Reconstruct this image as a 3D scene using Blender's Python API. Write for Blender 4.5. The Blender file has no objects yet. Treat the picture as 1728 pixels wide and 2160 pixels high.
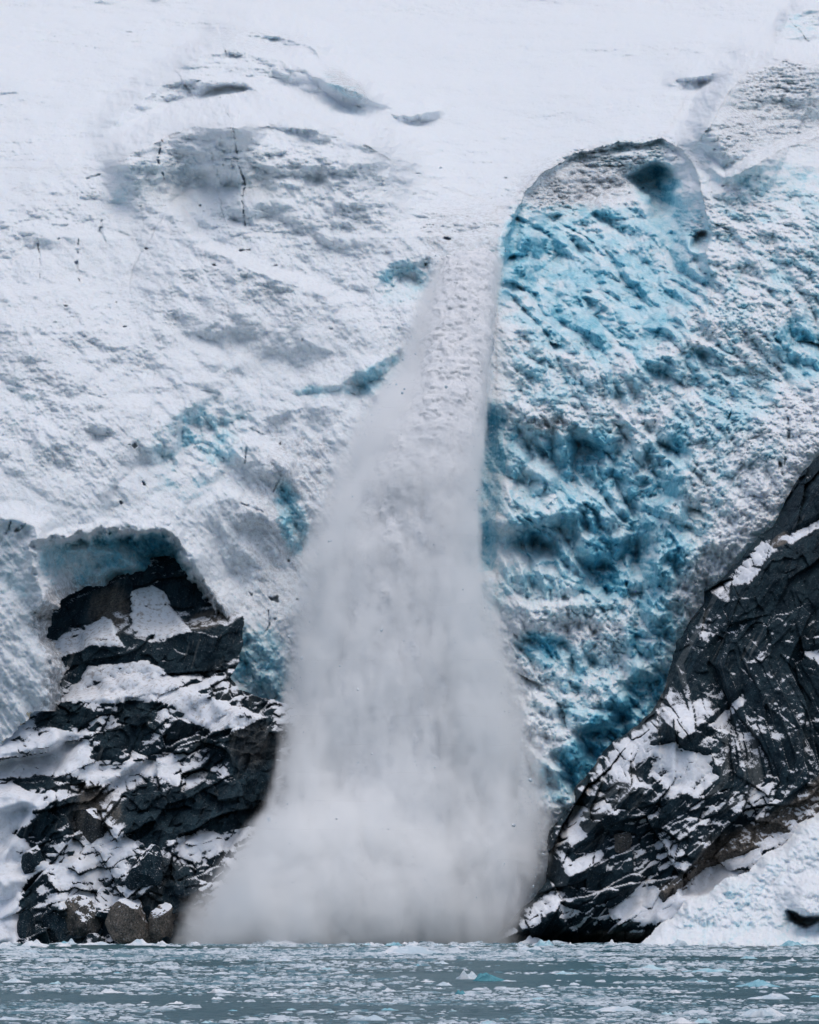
import bpy, math, random
import numpy as np

R = math.radians
rng = np.random.default_rng(7)
random.seed(7)
scene = bpy.context.scene
COL = scene.collection
f32 = np.float32

# ------------------------------------------------------------------ camera frame
# The photograph is 1728 x 2160; at the shore (Y = 0, 1000 m from the camera) one of its
# pixels is 0.1 m.  The camera stands 10 m above the water and looks level.
CAM_Y, CAM_H, PW, VH = -1000.0, 10.0, 0.1, 1890.0

def world(u, v, y):
    k = PW * (y - CAM_Y) / 1000.0
    return (u - 864.0) * k, y, CAM_H + (VH - v) * k

# ------------------------------------------------------------------ noise
_perm = rng.permutation(256).astype(np.int32)
_perm = np.concatenate([_perm, _perm, _perm])
_grad = rng.normal(size=(256, 3)).astype(f32)
_grad /= np.linalg.norm(_grad, axis=1, keepdims=True)
_rand = rng.random((256, 4)).astype(f32)

def perlin(x, y, z):
    x = np.asarray(x, f32); y = np.asarray(y, f32); z = np.asarray(z, f32)
    x, y, z = np.broadcast_arrays(x, y, z)
    xi = np.floor(x).astype(np.int32); yi = np.floor(y).astype(np.int32); zi = np.floor(z).astype(np.int32)
    xf = x - xi; yf = y - yi; zf = z - zi
    xi &= 255; yi &= 255; zi &= 255
    fx = xf * xf * xf * (xf * (xf * 6 - 15) + 10)
    fy = yf * yf * yf * (yf * (yf * 6 - 15) + 10)
    fz = zf * zf * zf * (zf * (zf * 6 - 15) + 10)
    def corner(dx, dy, dz):
        h = _perm[_perm[_perm[xi + dx] + yi + dy] + zi + dz]
        g = _grad[h]
        return g[..., 0] * (xf - dx) + g[..., 1] * (yf - dy) + g[..., 2] * (zf - dz)
    def lx(dy, dz):
        a = corner(0, dy, dz); b = corner(1, dy, dz)
        return a + fx * (b - a)
    a = lx(0, 0); a = a + fy * (lx(1, 0) - a)
    b = lx(0, 1); b = b + fy * (lx(1, 1) - b)
    return (a + fz * (b - a)) * f32(1.5)

def fbm(p, wl, octv=4, gain=0.5, kind='f', seed=0.0, warp=0.0):
    """p = (x, y, z) arrays in metres, wl = wavelength of the first octave"""
    x, y, z = p
    out = 0.0; a = 1.0; tot = 0.0; f = 1.0 / wl
    for i in range(octv):
        n = perlin(x * f + seed + 17.3 * i, y * f + 5.1 * i - seed, z * f + 9.7 * i + 3.3 * seed)
        if kind == 'r': n = 1.0 - 2.0 * np.abs(n)          # ridged
        elif kind == 'b': n = 2.0 * np.abs(n) - 0.5         # billowed
        out = out + a * n; tot += a; a *= gain; f *= 2.03
    return (out / tot).astype(f32)

def hash2(ix, iy, k):
    return _rand[_perm[_perm[(ix + 37 * k) & 255] + (iy & 255)], k % 4]

def facets(x, y, wl, tilt=1.0, jump=0.5, seed=0):
    """a broken surface: every Voronoi cell is a plane of its own tilt; returns height (in units of wl) and border distance"""
    x = (x / wl).astype(f32); y = (y / wl).astype(f32)
    ix = np.floor(x).astype(np.int32); iy = np.floor(y).astype(np.int32)
    best = np.full(x.shape, 1e9, f32); sec = best.copy(); hgt = np.zeros(x.shape, f32); cid = np.zeros(x.shape, f32)
    for dx in (-1, 0, 1):
        for dy in (-1, 0, 1):
            cx = ix + dx; cy = iy + dy
            jx = cx + hash2(cx + seed, cy, 0); jy = cy + hash2(cx + seed, cy, 1)
            ex = x - jx; ey = y - jy
            d = ex * ex + ey * ey
            h = tilt * ((hash2(cx + seed, cy, 2) - .5) * 2 * ex + (hash2(cx + seed, cy, 3) - .5) * 2 * ey) + jump * (hash2(cx + seed + 91, cy + 13, 2) - .5) * 2
            m = d < best
            sec = np.where(m, best, np.minimum(sec, d))
            hgt = np.where(m, h, hgt); cid = np.where(m, hash2(cx + seed + 5, cy + 71, 3), cid)
            best = np.where(m, d, best)
    return hgt, np.sqrt(sec) - np.sqrt(best), cid

def crystals(x, y, wl, flat=.22, aniso=.5, seed=0):
    """continuous broken blocks: flat-topped, leaning facets that meet in creases; height in units of wl, cell value, crease distance"""
    x = (x / wl).astype(f32); y = (y / wl).astype(f32)
    ix = np.floor(x).astype(np.int32); iy = np.floor(y).astype(np.int32)
    best = np.full(x.shape, 1e9, f32); sec = best.copy(); cid = np.zeros(x.shape, f32)
    for dx in (-1, 0, 1):
        for dy in (-1, 0, 1):
            cx = ix + dx; cy = iy + dy
            a = hash2(cx + seed, cy, 2) * 3.1416; c = np.cos(a); s_ = np.sin(a)
            ex = x - cx - hash2(cx + seed, cy, 0); ey = y - cy - hash2(cx + seed, cy, 1)
            u_ = ex * c + ey * s_; v_ = -ex * s_ + ey * c
            k = 1 + aniso * (hash2(cx + seed + 31, cy + 7, 3) - .5) * 2
            d = np.maximum(np.maximum(u_ * k, -u_ * .7 * k), np.maximum(v_ / k * .8, -v_ / k * 1.2)) + .35 * (hash2(cx + seed + 91, cy + 13, 2) - .5)
            m = d < best
            sec = np.where(m, best, np.minimum(sec, d)); cid = np.where(m, hash2(cx + seed + 5, cy + 71, 3), cid)
            best = np.where(m, d, best)
    return .45 - np.maximum(best, flat), cid, sec - best

def sstep(a, b, x):
    t = np.clip((x - a) / (b - a), 0.0, 1.0)
    return t * t * (3 - 2 * t)

# ------------------------------------------------------------------ outlines
def poly_sdf(U, V, pts):
    """positive inside, in photograph pixels"""
    d = np.full(U.shape, 1e9, f32); ins = np.zeros(U.shape, bool)
    n = len(pts)
    for i in range(n):
        ax, ay = pts[i]; bx, by = pts[(i + 1) % n]
        ex, ey = bx - ax, by - ay
        px = U - ax; py = V - ay
        t = np.clip((px * ex + py * ey) / (ex * ex + ey * ey + 1e-9), 0, 1)
        d = np.minimum(d, (px - ex * t) ** 2 + (py - ey * t) ** 2)
        if ay != by:
            c = ((V >= min(ay, by)) & (V < max(ay, by))) & (px < ex * (py / ey))
            ins ^= c
    d = np.sqrt(d)
    return np.where(ins, d, -d).astype(f32)

def local(U, V, pts, margin, fn, out=None, fill=0.0):
    """evaluates fn(Usub, Vsub) only near pts"""
    us = [p[0] for p in pts]; vs = [p[1] for p in pts]
    u0, v0 = U[0, 0], V[0, 0]; su = U[0, 1] - U[0, 0]; sv = V[1, 0] - V[0, 0]
    c0 = max(0, int((min(us) - margin - u0) / su)); c1 = min(U.shape[1], int((max(us) + margin - u0) / su) + 2)
    r0 = max(0, int((min(vs) - margin - v0) / sv)); r1 = min(U.shape[0], int((max(vs) + margin - v0) / sv) + 2)
    res = np.full(U.shape, fill, f32)
    if c1 > c0 and r1 > r0:
        res[r0:r1, c0:c1] = fn((slice(r0, r1), slice(c0, c1)))
    return res

class Relief:
    """a stretch of steep ground: distance from the camera over a grid of directions"""
    def __init__(s, u0, u1, v0, v1, step, warp_amp=7.0, seed=0.0):
        s.step = step
        us = np.arange(u0, u1 + step, step, dtype=f32); vs = np.arange(v0, v1 + step, step, dtype=f32)
        s.u, s.v = np.meshgrid(us, vs)
        s.seed = seed; s.rn = None
        q = (s.u * .1, s.v * .1, np.zeros_like(s.u) + seed)
        s.wu = s.u + warp_amp * fbm(q, 9.0, 4, .55, seed=3.1 + seed)
        s.wv = s.v + warp_amp * fbm(q, 9.0, 4, .55, seed=41.7 + seed)
        s.wu += 5 * fbm(q, 2.6, 3, .6, seed=61.2 + seed); s.wv += 5 * fbm(q, 2.6, 3, .6, seed=83.4 + seed)
    def inside(s, pts, margin=200, straight=False):
        a, b = (s.u, s.v) if straight else (s.wu, s.wv)
        return local(s.u, s.v, pts, margin, lambda i: poly_sdf(a[i], b[i], pts), fill=-margin)
    def zone(s, pts, soft, margin=None):
        m = soft + 30 if margin is None else margin
        return sstep(-soft, soft, s.inside(pts, m))
    def blob(s, cu, cv, ru, rv, ang=0.0, hard=0.5):
        c, n = math.cos(R(ang)), math.sin(R(ang))
        x = (s.wu - cu); y = (s.wv - cv)
        d = np.sqrt(((x * c + y * n) / ru) ** 2 + ((-x * n + y * c) / rv) ** 2)
        return 1 - sstep(1 - hard, 1 + hard, d)
    def line(s, pts, margin):
        """distance to a polyline, which side (+1 below it in the picture), position along it 0..1"""
        def fn(i):
            U = s.wu[i]; V = s.wv[i]
            best = np.full(U.shape, 1e9, f32); side = np.ones(U.shape, f32); par = np.zeros(U.shape, f32)
            L = [math.dist(pts[k], pts[k + 1]) for k in range(len(pts) - 1)]; T = sum(L); acc = 0
            for k in range(len(pts) - 1):
                ax, ay = pts[k]; bx, by = pts[k + 1]; ex, ey = bx - ax, by - ay
                px = U - ax; py = V - ay
                t = np.clip((px * ex + py * ey) / (ex * ex + ey * ey + 1e-9), 0, 1)
                d = (px - ex * t) ** 2 + (py - ey * t) ** 2
                m = d < best
                sd = np.sign((ex * py - ey * px) * (1 if ex >= 0 else -1) + 1e-6)
                best = np.where(m, d, best); side = np.where(m, sd, side); par = np.where(m, (acc + t * L[k]) / T, par)
                acc += L[k]
            s._side, s._par = side, par
            return np.sqrt(best)
        us = [p[0] for p in pts]; vs = [p[1] for p in pts]
        return fn
    def ridge(s, pts, A, wb, wa, taper=0.34, pw=1.35):
        """a lip that leans out by A metres, falling away over wb px below and wa px above the line"""
        fn = s.line(pts, 0)
        def g(i):
            d = fn(i); w = np.where(s._side > 0, wb, wa)
            e = np.minimum(sstep(0, taper, s._par), sstep(0, taper, 1 - s._par)) if taper else 1.0
            t = np.clip(d / w, 0, 1)
            q = A * e * np.where(s._side > 0, (1 - t) ** pw, 1 - sstep(0, 1, t))
            return q if s.rn is None else q * (1 + s.rn[i] * np.where(s._side > 0, sstep(0, .35, t), .5))
        return local(s.u, s.v, pts, max(wa, wb) + 25, g)
    def crack(s, pts, depth, w):
        fn = s.line(pts, 0)
        def g(i):
            d = fn(i)
            ww = w * (0.35 + 0.65 * np.sin(np.clip(s._par, 0.02, 0.98) * math.pi))
            return depth * (1 - sstep(0.3, 1, d / ww))
        return local(s.u, s.v, pts, w + 25, g)
    def points(s, y):
        x, _, z = world(s.u, s.v, y)
        return np.stack([x, y, z], -1).astype(f32)

def normals(P):
    du = np.gradient(P, axis=1); dv = np.gradient(P, axis=0)
    n = np.cross(du, dv)
    n /= np.linalg.norm(n, axis=-1, keepdims=True) + 1e-9
    flip = n[..., 1:2] > 0
    return np.where(flip, -n, n)

def blur(a, k):
    for _ in range(2):
        for ax in (0, 1):
            c = np.cumsum(np.pad(a, [(k + 1, k) if i == ax else (0, 0) for i in (0, 1)], mode='edge'), axis=ax, dtype=np.float64)
            n = a.shape[ax]
            hi = np.take(c, np.arange(2 * k + 1, 2 * k + 1 + n), axis=ax); lo = np.take(c, np.arange(0, n), axis=ax)
            a = ((hi - lo) / (2 * k + 1)).astype(f32)
    return a

# ------------------------------------------------------------------ objects
def tag(o, label=None, cat=None, group=None, kind=None):
    if label: o['label'] = label
    if cat: o['category'] = cat
    if group: o['group'] = group
    if kind: o['kind'] = kind
    return o

def empty(name, loc, label=None, cat=None, group=None):
    o = bpy.data.objects.new(name, None); COL.objects.link(o); o.location = loc
    return tag(o, label, cat, group)

def mesh_from(name, verts, faces, mat, parent=None, attrs=None, smooth=True):
    me = bpy.data.meshes.new(name)
    verts = np.asarray(verts, f32); faces = np.asarray(faces, np.int32)
    k = faces.shape[1]
    me.vertices.add(len(verts)); me.vertices.foreach_set('co', verts.ravel())
    me.loops.add(faces.size); me.loops.foreach_set('vertex_index', faces.ravel())
    me.polygons.add(len(faces))
    me.polygons.foreach_set('loop_start', np.arange(0, faces.size, k, dtype=np.int32))
    me.polygons.foreach_set('loop_total', np.full(len(faces), k, np.int32))
    me.polygons.foreach_set('use_smooth', np.full(len(faces), smooth, bool))
    for an, av in (attrs or {}).items():
        a = me.attributes.new(an, 'FLOAT', 'POINT'); a.data.foreach_set('value', np.asarray(av, f32).ravel())
    me.update(calc_edges=True); me.validate()
    me.materials.append(mat)
    o = bpy.data.objects.new(name, me); COL.objects.link(o)
    if parent: o.parent = parent
    return o

def grid_part(name, P, keep, mat, parent=None, attrs=None, origin=(0, 0, 0)):
    """the cells of the grid P where keep (cell mask) holds, as one mesh"""
    h, w = P.shape[:2]
    idx = np.arange(h * w, dtype=np.int32).reshape(h, w)
    q = np.stack([idx[:-1, :-1], idx[1:, :-1], idx[1:, 1:], idx[:-1, 1:]], -1)[keep]
    if not len(q): return None
    used = np.zeros(h * w, bool); used[q.ravel()] = True
    new = np.cumsum(used) - 1
    V = P.reshape(-1, 3)[used] - np.asarray(origin, f32)
    A = {k: a.reshape(-1)[used] for k, a in (attrs or {}).items()}
    return mesh_from(name, V, new[q], mat, parent, A)

def cells(a):
    return (a[:-1, :-1] + a[1:, :-1] + a[1:, 1:] + a[:-1, 1:]) * .25

def rot(x, z, a):
    c, s_ = math.cos(R(a)), math.sin(R(a))
    return x * c + z * s_, -x * s_ + z * c

# ------------------------------------------------------------------ materials
class NT:
    def __init__(s, name):
        s.m = bpy.data.materials.new(name); s.m.use_nodes = True
        s.t = s.m.node_tree; s.t.nodes.clear()
        s.out = s.t.nodes.new('ShaderNodeOutputMaterial')
    def n(s, typ, **kw):
        nd = s.t.nodes.new(typ)
        for k, v in kw.items():
            if k in nd.inputs: s.put(nd, k, v)
            else: setattr(nd, k, v)
        return nd
    def put(s, nd, k, v):
        i = nd.inputs[k]
        if isinstance(v, bpy.types.NodeSocket): s.t.links.new(v, i)
        else: i.default_value = v
    def attr(s, name): return s.n('ShaderNodeAttribute', attribute_name=name).outputs['Fac']
    def geo(s): return s.n('ShaderNodeNewGeometry').outputs['Position']
    def noise(s, vec, scale, detail=4, rough=.55, dist=0.0, out='Fac', dim='3D'):
        nd = s.n('ShaderNodeTexNoise', noise_dimensions=dim, Scale=scale, Detail=detail, Roughness=rough, Distortion=dist)
        if vec is not None: s.put(nd, 'Vector', vec)
        return nd.outputs[out]
    def mapping(s, vec, scale=(1, 1, 1), rot=(0, 0, 0)):
        nd = s.n('ShaderNodeMapping'); s.put(nd, 'Vector', vec); s.put(nd, 'Scale', scale); s.put(nd, 'Rotation', rot)
        return nd.outputs[0]
    def math(s, op, a, b=0.0, c=0.0, clamp=False):
        nd = s.n('ShaderNodeMath', operation=op); nd.use_clamp = clamp
        for i, v in enumerate((a, b, c)):
            s.put(nd, i, v)
        return nd.outputs[0]
    def mix(s, f, a, b):
        nd = s.n('ShaderNodeMix', data_type='RGBA')
        s.put(nd, 0, f); s.put(nd, 6, a); s.put(nd, 7, b)
        return nd.outputs[2]
    def ramp(s, f, stops, interp='LINEAR'):
        nd = s.n('ShaderNodeValToRGB'); e = nd.color_ramp; e.interpolation = interp
        while len(e.elements) < len(stops): e.elements.new(0.5)
        for el, (p, c) in zip(e.elements, stops):
            el.position = p; el.color = (*c, 1) if len(c) == 3 else c
        s.put(nd, 'Fac', f)
        return nd.outputs['Color']
    def rng(s, v, a, b, c=0.0, d=1.0, smooth=True):
        nd = s.n('ShaderNodeMapRange', interpolation_type='SMOOTHSTEP' if smooth else 'LINEAR')
        for k, x in (('Value', v), ('From Min', a), ('From Max', b), ('To Min', c), ('To Max', d)): s.put(nd, k, x)
        return nd.outputs['Result']
    def bump(s, h, dist, strength=1.0, normal=None):
        nd = s.n('ShaderNodeBump', Strength=strength, Distance=dist, Height=h)
        if normal is not None: s.put(nd, 'Normal', normal)
        return nd.outputs[0]
    def finish(s, color, rough, normal=None, spec=.3, **kw):
        b = s.n('ShaderNodeBsdfPrincipled')
        s.put(b, 'Base Color', color); s.put(b, 'Roughness', rough); s.put(b, 'Specular IOR Level', spec)
        if normal is not None: s.put(b, 'Normal', normal)
        for k, v in kw.items(): s.put(b, k, v)
        s.t.links.new(b.outputs[0], s.out.inputs['Surface'])
        return s.m

def V3(*a): return tuple(a) + (1,)

def ice_material(name, bumpd=.5):
    t = NT(name); p = t.geo()
    blue, dirt_shade = t.attr('blue'), t.attr('dirt_shade')
    n1 = t.noise(p, .22, 5, .62)
    n2 = t.noise(p, 1.1, 5, .6)
    n3 = t.noise(t.mapping(p, (1.2, .5, .25)), .5, 4, .6)
    v = t.math('MULTIPLY_ADD', t.math('SUBTRACT', n1, .5), .55, blue)
    v = t.math('MULTIPLY_ADD', t.math('SUBTRACT', n2, .5), .45, v)
    v = t.math('MULTIPLY_ADD', t.math('SUBTRACT', n3, .5), .35, v)
    # clean snow stays clean where there is no blue ice at all
    v = t.math('MULTIPLY', v, t.rng(blue, .02, .3), clamp=True)
    col = t.ramp(v, [(0, (.752, .808, .858)), (.20, (.67, .785, .84)), (.42, (.47, .70, .79)), (.62, (.23, .55, .68)), (.84, (.055, .34, .49)), (1, (.010, .13, .22))])
    d1 = t.noise(p, .8, 6, .7)
    d2 = t.noise(p, 3.3, 3, .7)
    dn = t.math('MULTIPLY_ADD', dirt_shade, .16, t.math('ADD', t.math('MULTIPLY', d1, .6), t.math('MULTIPLY', d2, .4)))
    dd = t.math('MULTIPLY', t.rng(dn, .52, .74), t.math('MULTIPLY', dirt_shade, .85), clamp=True)
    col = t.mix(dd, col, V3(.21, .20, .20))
    h = t.math('ADD', t.noise(p, 1.6, 6, .65), t.math('MULTIPLY', t.noise(p, .45, 4, .6), 1.4))
    rough = t.rng(v, .2, .8, .75, .42)
    return t.finish(col, rough, t.bump(h, bumpd, .6), .25, **{'Subsurface Weight': .75, 'Subsurface Radius': (.62, .76, .88), 'Subsurface Scale': 1.3})

def rock_material(name, ang, base=(.004, .017, .028)):
    t = NT(name); p = t.geo()
    q = t.mapping(p, (1, 1, 1), (0, R(ang), 0))
    s1 = t.noise(t.mapping(q, (1.0, .6, .09)), .55, 5, .6)
    s2 = t.noise(t.mapping(q, (1.0, .6, .12)), 2.2, 4, .6)
    n = t.noise(p, .12, 4, .6)
    f = t.noise(p, 2.5, 6, .7)
    pale, band = t.attr('pale'), t.attr('band')
    col = t.mix(t.rng(s1, .35, .68), V3(*base), V3(.018, .044, .060))
    col = t.mix(t.math('MULTIPLY', t.rng(f, .42, .7), .55), col, V3(.010, .022, .031))
    k = t.math('MULTIPLY', t.rng(s2, .54, .70), t.rng(n, .45, .6))
    col = t.mix(t.math('MULTIPLY', k, .8), col, V3(.075, .085, .09))
    col = t.mix(t.math('MULTIPLY', t.rng(t.math('MULTIPLY_ADD', t.math('SUBTRACT', f, .5), .8, band), .35, .8), .85), col, V3(.095, .112, .120))
    br = t.mix(t.rng(f, .35, .65), V3(.060, .058, .054), V3(.235, .205, .175))
    col = t.mix(t.math('MULTIPLY', t.rng(t.math('MULTIPLY_ADD', t.math('SUBTRACT', s1, .5), .7, pale), .25, .75), .9), col, br)
    dust = t.attr('dust'); g = t.noise(t.mapping(p, (1, 1, 1.6)), 2.6, 7, .75)
    col = t.mix(t.rng(t.math('MULTIPLY_ADD', dust, .34, g), .60, .72), col, V3(.70, .735, .79))
    h = t.math('ADD', t.math('MULTIPLY', s2, .8), t.noise(p, 1.5, 7, .68))
    return t.finish(col, t.rng(f, .3, .7, .5, .8), t.bump(h, .5, .9), .16)

def snow_material(name, bumpd=.22):
    t = NT(name); p = t.geo()
    dirt_shade = t.attr('dirt_shade')
    d1 = t.noise(p, 1.0, 6, .72); d2 = t.noise(p, .12, 3, .5)
    col = t.mix(t.rng(d2, .35, .7), V3(.765, .805, .862), V3(.69, .74, .81))
    dd = t.math('MULTIPLY', t.rng(d1, .48, .68), dirt_shade, clamp=True)
    col = t.mix(dd, col, V3(.30, .275, .26))
    h = t.math('ADD', t.noise(p, .9, 6, .6), t.math('MULTIPLY', t.noise(p, .3, 3, .5), 1.5))
    return t.finish(col, .8, t.bump(h, bumpd, .7), .2, **{'Subsurface Weight': .6, 'Subsurface Radius': (.6, .7, .8), 'Subsurface Scale': .8})

M_ICE = ice_material('glacier_ice')
M_ROCK_R = rock_material('dark_banded_rock', -32)
M_ROCK_L = rock_material('dark_wet_rock', -14)
M_SNOW = snow_material('drifted_snow')

# ------------------------------------------------------------------ GLACIER
OUT_R = [(2200, 700), (1850, 880), (1728, 965), (1700, 995), (1675, 1030), (1635, 1115), (1605, 1132), (1575, 1170), (1525, 1225), (1490, 1242), (1486, 1275), (1455, 1320), (1430, 1357), (1414, 1420),
         (1405, 1455), (1375, 1505), (1345, 1535), (1295, 1570), (1245, 1630), (1217, 1665), (1219, 1692), (1165, 1755), (1157, 1785), (1158, 1812), (1154, 1862), (1132, 1897), (1094, 1932), (1036, 1992), (2200, 2000)]
OUT_L = [(0, 1640), (60, 1570), (105, 1535), (110, 1480), (125, 1420), (107, 1365), (92, 1345), (93, 1310), (100, 1275), (120, 1252), (165, 1237), (177, 1226), (230, 1222), (282, 1214), (350, 1216), (410, 1235),
         (450, 1265), (472, 1310), (473, 1350), (462, 1390), (440, 1432), (480, 1490), (560, 1515), (592, 1525), (640, 1600), (640, 2000), (-500, 2000), (-500, 1640)]

G = Relief(-260, 1990, -130, 2004, 1.9, 13.0, 0.0)
U, V = G.u, G.v
yb = np.interp(V, [-130, 0, 100, 200, 350, 500, 700, 900, 1100, 1400, 1700, 2004], [520, 350, 280, 225, 165, 125, 96, 76, 62, 53, 49, 46]).astype(f32)
low = sstep(500, 1050, V)
yb = yb - 27 * (1 - sstep(60, 640, U)) * low * (1 - .45 * sstep(1500, 1900, V))
yb = yb - 12 * sstep(1330, 1640, U) * sstep(700, 1000, V)
yb = yb - 19 * sstep(1270, 1690, V) * sstep(1040, 1110, U)
# the snow field rises to the right, the ice fall hangs lower there
yb = yb + 18 * np.exp(-((U - 1000) / 330) ** 2) * sstep(560, 250, V) * sstep(-100, 250, V)
x0, _, z0 = world(U, V, yb)
W = (x0, yb, z0)
sf = np.clip(-np.gradient(yb, axis=0) / np.gradient(-z0, axis=0) * -1, -9, 9); sf = np.clip(np.abs(sf), .6, 4.0)

G.rn = .27 * fbm((x0, yb * .5, z0 * .55), 11, 5, .6, seed=17.)
wide = fbm((x0, yb * .5, z0 * .8), 30, 4, .5, seed=7.7)
off = -8 * fbm(W, 55, 4, .5, seed=1.7) * np.sqrt(sf) - 4.2 * wide * sf * (1 - .75 * G.zone([(640, 20), (1250, 20), (1350, 260), (1000, 330), (760, 200)], 100)) * (1 - .6 * sstep(1000, 1150, U))
rd = lambda pts, A, wb, wa, tp=.34, pw=1.35: G.ridge(pts, A, wb, wa, tp, pw)
# --- rolls and breaks of the upper snow
off -= rd([(430, 105), (470, 80), (540, 68), (610, 78), (665, 110), (700, 150), (745, 185), (800, 215)], 23, 42, 70, .2, 1.1)
off -= rd([(330, 180), (365, 148), (430, 112), (500, 108), (560, 118), (620, 132), (670, 165), (740, 190), (800, 222), (870, 240)], 33, 78, 42, .2, 1.1)
off -= rd([(180, 330), (260, 240), (340, 182), (430, 172), (520, 178), (600, 228), (680, 264), (760, 262)], 15, 42, 60, .2, 1.0)
off -= rd([(205, 368), (290, 322), (350, 285), (420, 268), (500, 270), (560, 285)], 36, 128, 70, .2, 1.0)
off -= rd([(345, 300), (440, 280), (560, 262), (700, 282), (830, 330), (930, 360)], 50, 225, 90, .3, 1.0)
off -= rd([(245, 440), (300, 432), (350, 440), (420, 520), (500, 560), (600, 600), (720, 640), (860, 650)], 12, 190, 30)
off -= rd([(620, 830), (700, 818), (745, 792), (800, 765), (860, 720)], 4, 34, 90)
off -= rd([(800, 238), (880, 246), (950, 228)], 9, 18, 40)
off -= rd([(500, 885), (560, 880), (640, 862), (760, 850)], 5, 40, 120)
off -= rd([(160, 355), (210, 362), (235, 400), (245, 440)], 2.5, 40, 70)
off -= rd([(470, 950), (540, 945), (600, 990), (610, 1040)], 5, 60, 40)
off -= rd([(400, 1080), (480, 1050), (560, 1090), (590, 1150)], 4, 70, 40)
off -= rd([(-100, 640), (60, 700), (150, 820), (230, 900)], 5, 100, 120)
off -= rd([(360, 700), (470, 640), (560, 690), (700, 735), (840, 700)], 4, 70, 90)
# --- right hand
off -= rd([(1440, 340), (1500, 268), (1530, 205), (1585, 148), (1650, 134), (1720, 145), (1800, 180)], 46, 175, 60, .2, 1.0)
off -= rd([(1440, 325), (1490, 352), (1530, 376), (1590, 352), (1650, 318), (1728, 290), (1800, 270)], 16, 100, 24)
off -= rd([(1630, 95), (1662, 40), (1700, 18), (1800, 10)], 24, 80, 30)
off -= rd([(1385, 178), (1470, 160), (1540, 145), (1580, 138)], 14, 22, 40)
off -= rd([(1500, 118), (1590, 98), (1650, 82), (1760, 74)], 12, 18, 50)
# --- the blue hollow with its overhanging brow
HOLLOW = [(1083, 462), (1105, 405), (1150, 362), (1205, 327), (1255, 318), (1300, 300), (1350, 300), (1400, 291), (1442, 320), (1468, 370), (1486, 420), (1500, 485), (1490, 530), (1505, 600), (1480, 720), (1300, 800), (1100, 760), (1045, 680), (1052, 600), (1062, 540)]
hs = G.inside(HOLLOW, 160)
hol = sstep(2, 60, hs) * (1 - sstep(455, 800, V))
off += np.clip(.30 * hs, 0, 25) * (1 - sstep(440, 860, V)) + 3 * sstep(0, 10, hs) * sstep(620, 480, V)
off -= 3 * np.exp(-(hs / 22) ** 2) * (hs < 0) * sstep(640, 480, V)
off += 11 * sstep(-2, 15, G.inside([(1318, 372), (1345, 350), (1385, 338), (1428, 352), (1440, 405), (1420, 450), (1398, 472), (1378, 462), (1366, 425), (1340, 405)], 60))
off -= 5 * G.blob(1462, 420, 24, 70, 8, .5) + 4 * G.blob(1330, 330, 36, 14, -10, .6)
off += 9 * G.blob(1478, 508, 24, 18, -35, .3) + 7 * G.blob(1084, 548, 30, 10, -8, .4) + 6 * G.blob(1078, 606, 28, 9, 12, .4) + 8 * G.blob(1085, 500, 16, 46, 10, .6)
off -= 5 * G.blob(1230, 400, 110, 45, -12, .7) + 3 * G.blob(1400, 335, 50, 22, 10, .5)
off -= rd([(1150, 480), (1225, 470), (1270, 430), (1350, 432), (1372, 470), (1400, 520)], 7, 60, 22, .1)
off -= rd([(1260, 505), (1330, 520), (1380, 530)], 4, 50, 20)
off -= rd([(1395, 520), (1440, 500), (1480, 560)], 5, 90, 20)
off -= rd([(1060, 640), (1160, 660), (1260, 700), (1380, 690), (1480, 650), (1600, 600)], 5, 60, 40)
off -= rd([(1060, 800), (1180, 760), (1320, 790), (1450, 740), (1560, 660), (1640, 560)], 4, 60, 60)
# --- the lower blue bowl
BOWL = [(1050, 880), (1100, 892), (1180, 908), (1270, 900), (1350, 935), (1440, 925), (1470, 960), (1420, 1060), (1390, 1200), (1330, 1270), (1200, 1290), (1060, 1260), (1035, 1150), (1060, 1040)]
bs = G.inside(BOWL, 140)
off += np.clip(.13 * bs, 0, 9) * (1 - sstep(930, 1290, V) * .85)
off -= rd([(1075, 940), (1120, 990), (1190, 1040), (1205, 1075)], 6, 55, 30)
off -= rd([(1070, 1110), (1130, 1085), (1210, 1070), (1300, 1050)], 4, 40, 40)
off -= rd([(1060, 1200), (1150, 1180), (1230, 1160), (1260, 1100), (1330, 1100)], 5, 60, 30)
off += 6 * G.blob(1140, 1160, 70, 34, 12, .8) + 6 * G.blob(1290, 1190, 56, 66, -30, .8)
off -= rd([(1040, 1275), (1130, 1290), (1240, 1280), (1310, 1265), (1340, 1230)], 6, 70, 26)
off -= rd([(1490, 830), (1470, 930), (1440, 1050), (1400, 1180), (1370, 1300), (1330, 1380)], 9, 46, 60)
off -= rd([(1100, 1400), (1190, 1370), (1290, 1340), (1390, 1290)], 3, 50, 50)
off -= rd([(1120, 1480), (1220, 1440), (1320, 1400)], 2.5, 50, 50)
SLOT = [(1000, 850), (1062, 884), (1068, 1000), (1042, 1100), (1054, 1128), (1040, 1205), (980, 1215), (960, 900)]
off += 12 * sstep(-25, 45, G.inside(SLOT, 60))
off += 10 * sstep(-30, 80, G.inside([(1410, 1420), (1390, 1500), (1300, 1590), (1190, 1680), (1150, 1650), (1220, 1560), (1280, 1480)], 90))
off += 5 * G.blob(1150, 1372, 50, 26, 0, .8) + 7 * G.blob(1688, 740, 48, 74, 0, .8) + 4 * G.blob(1600, 820, 50, 24, -60, .8)
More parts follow.
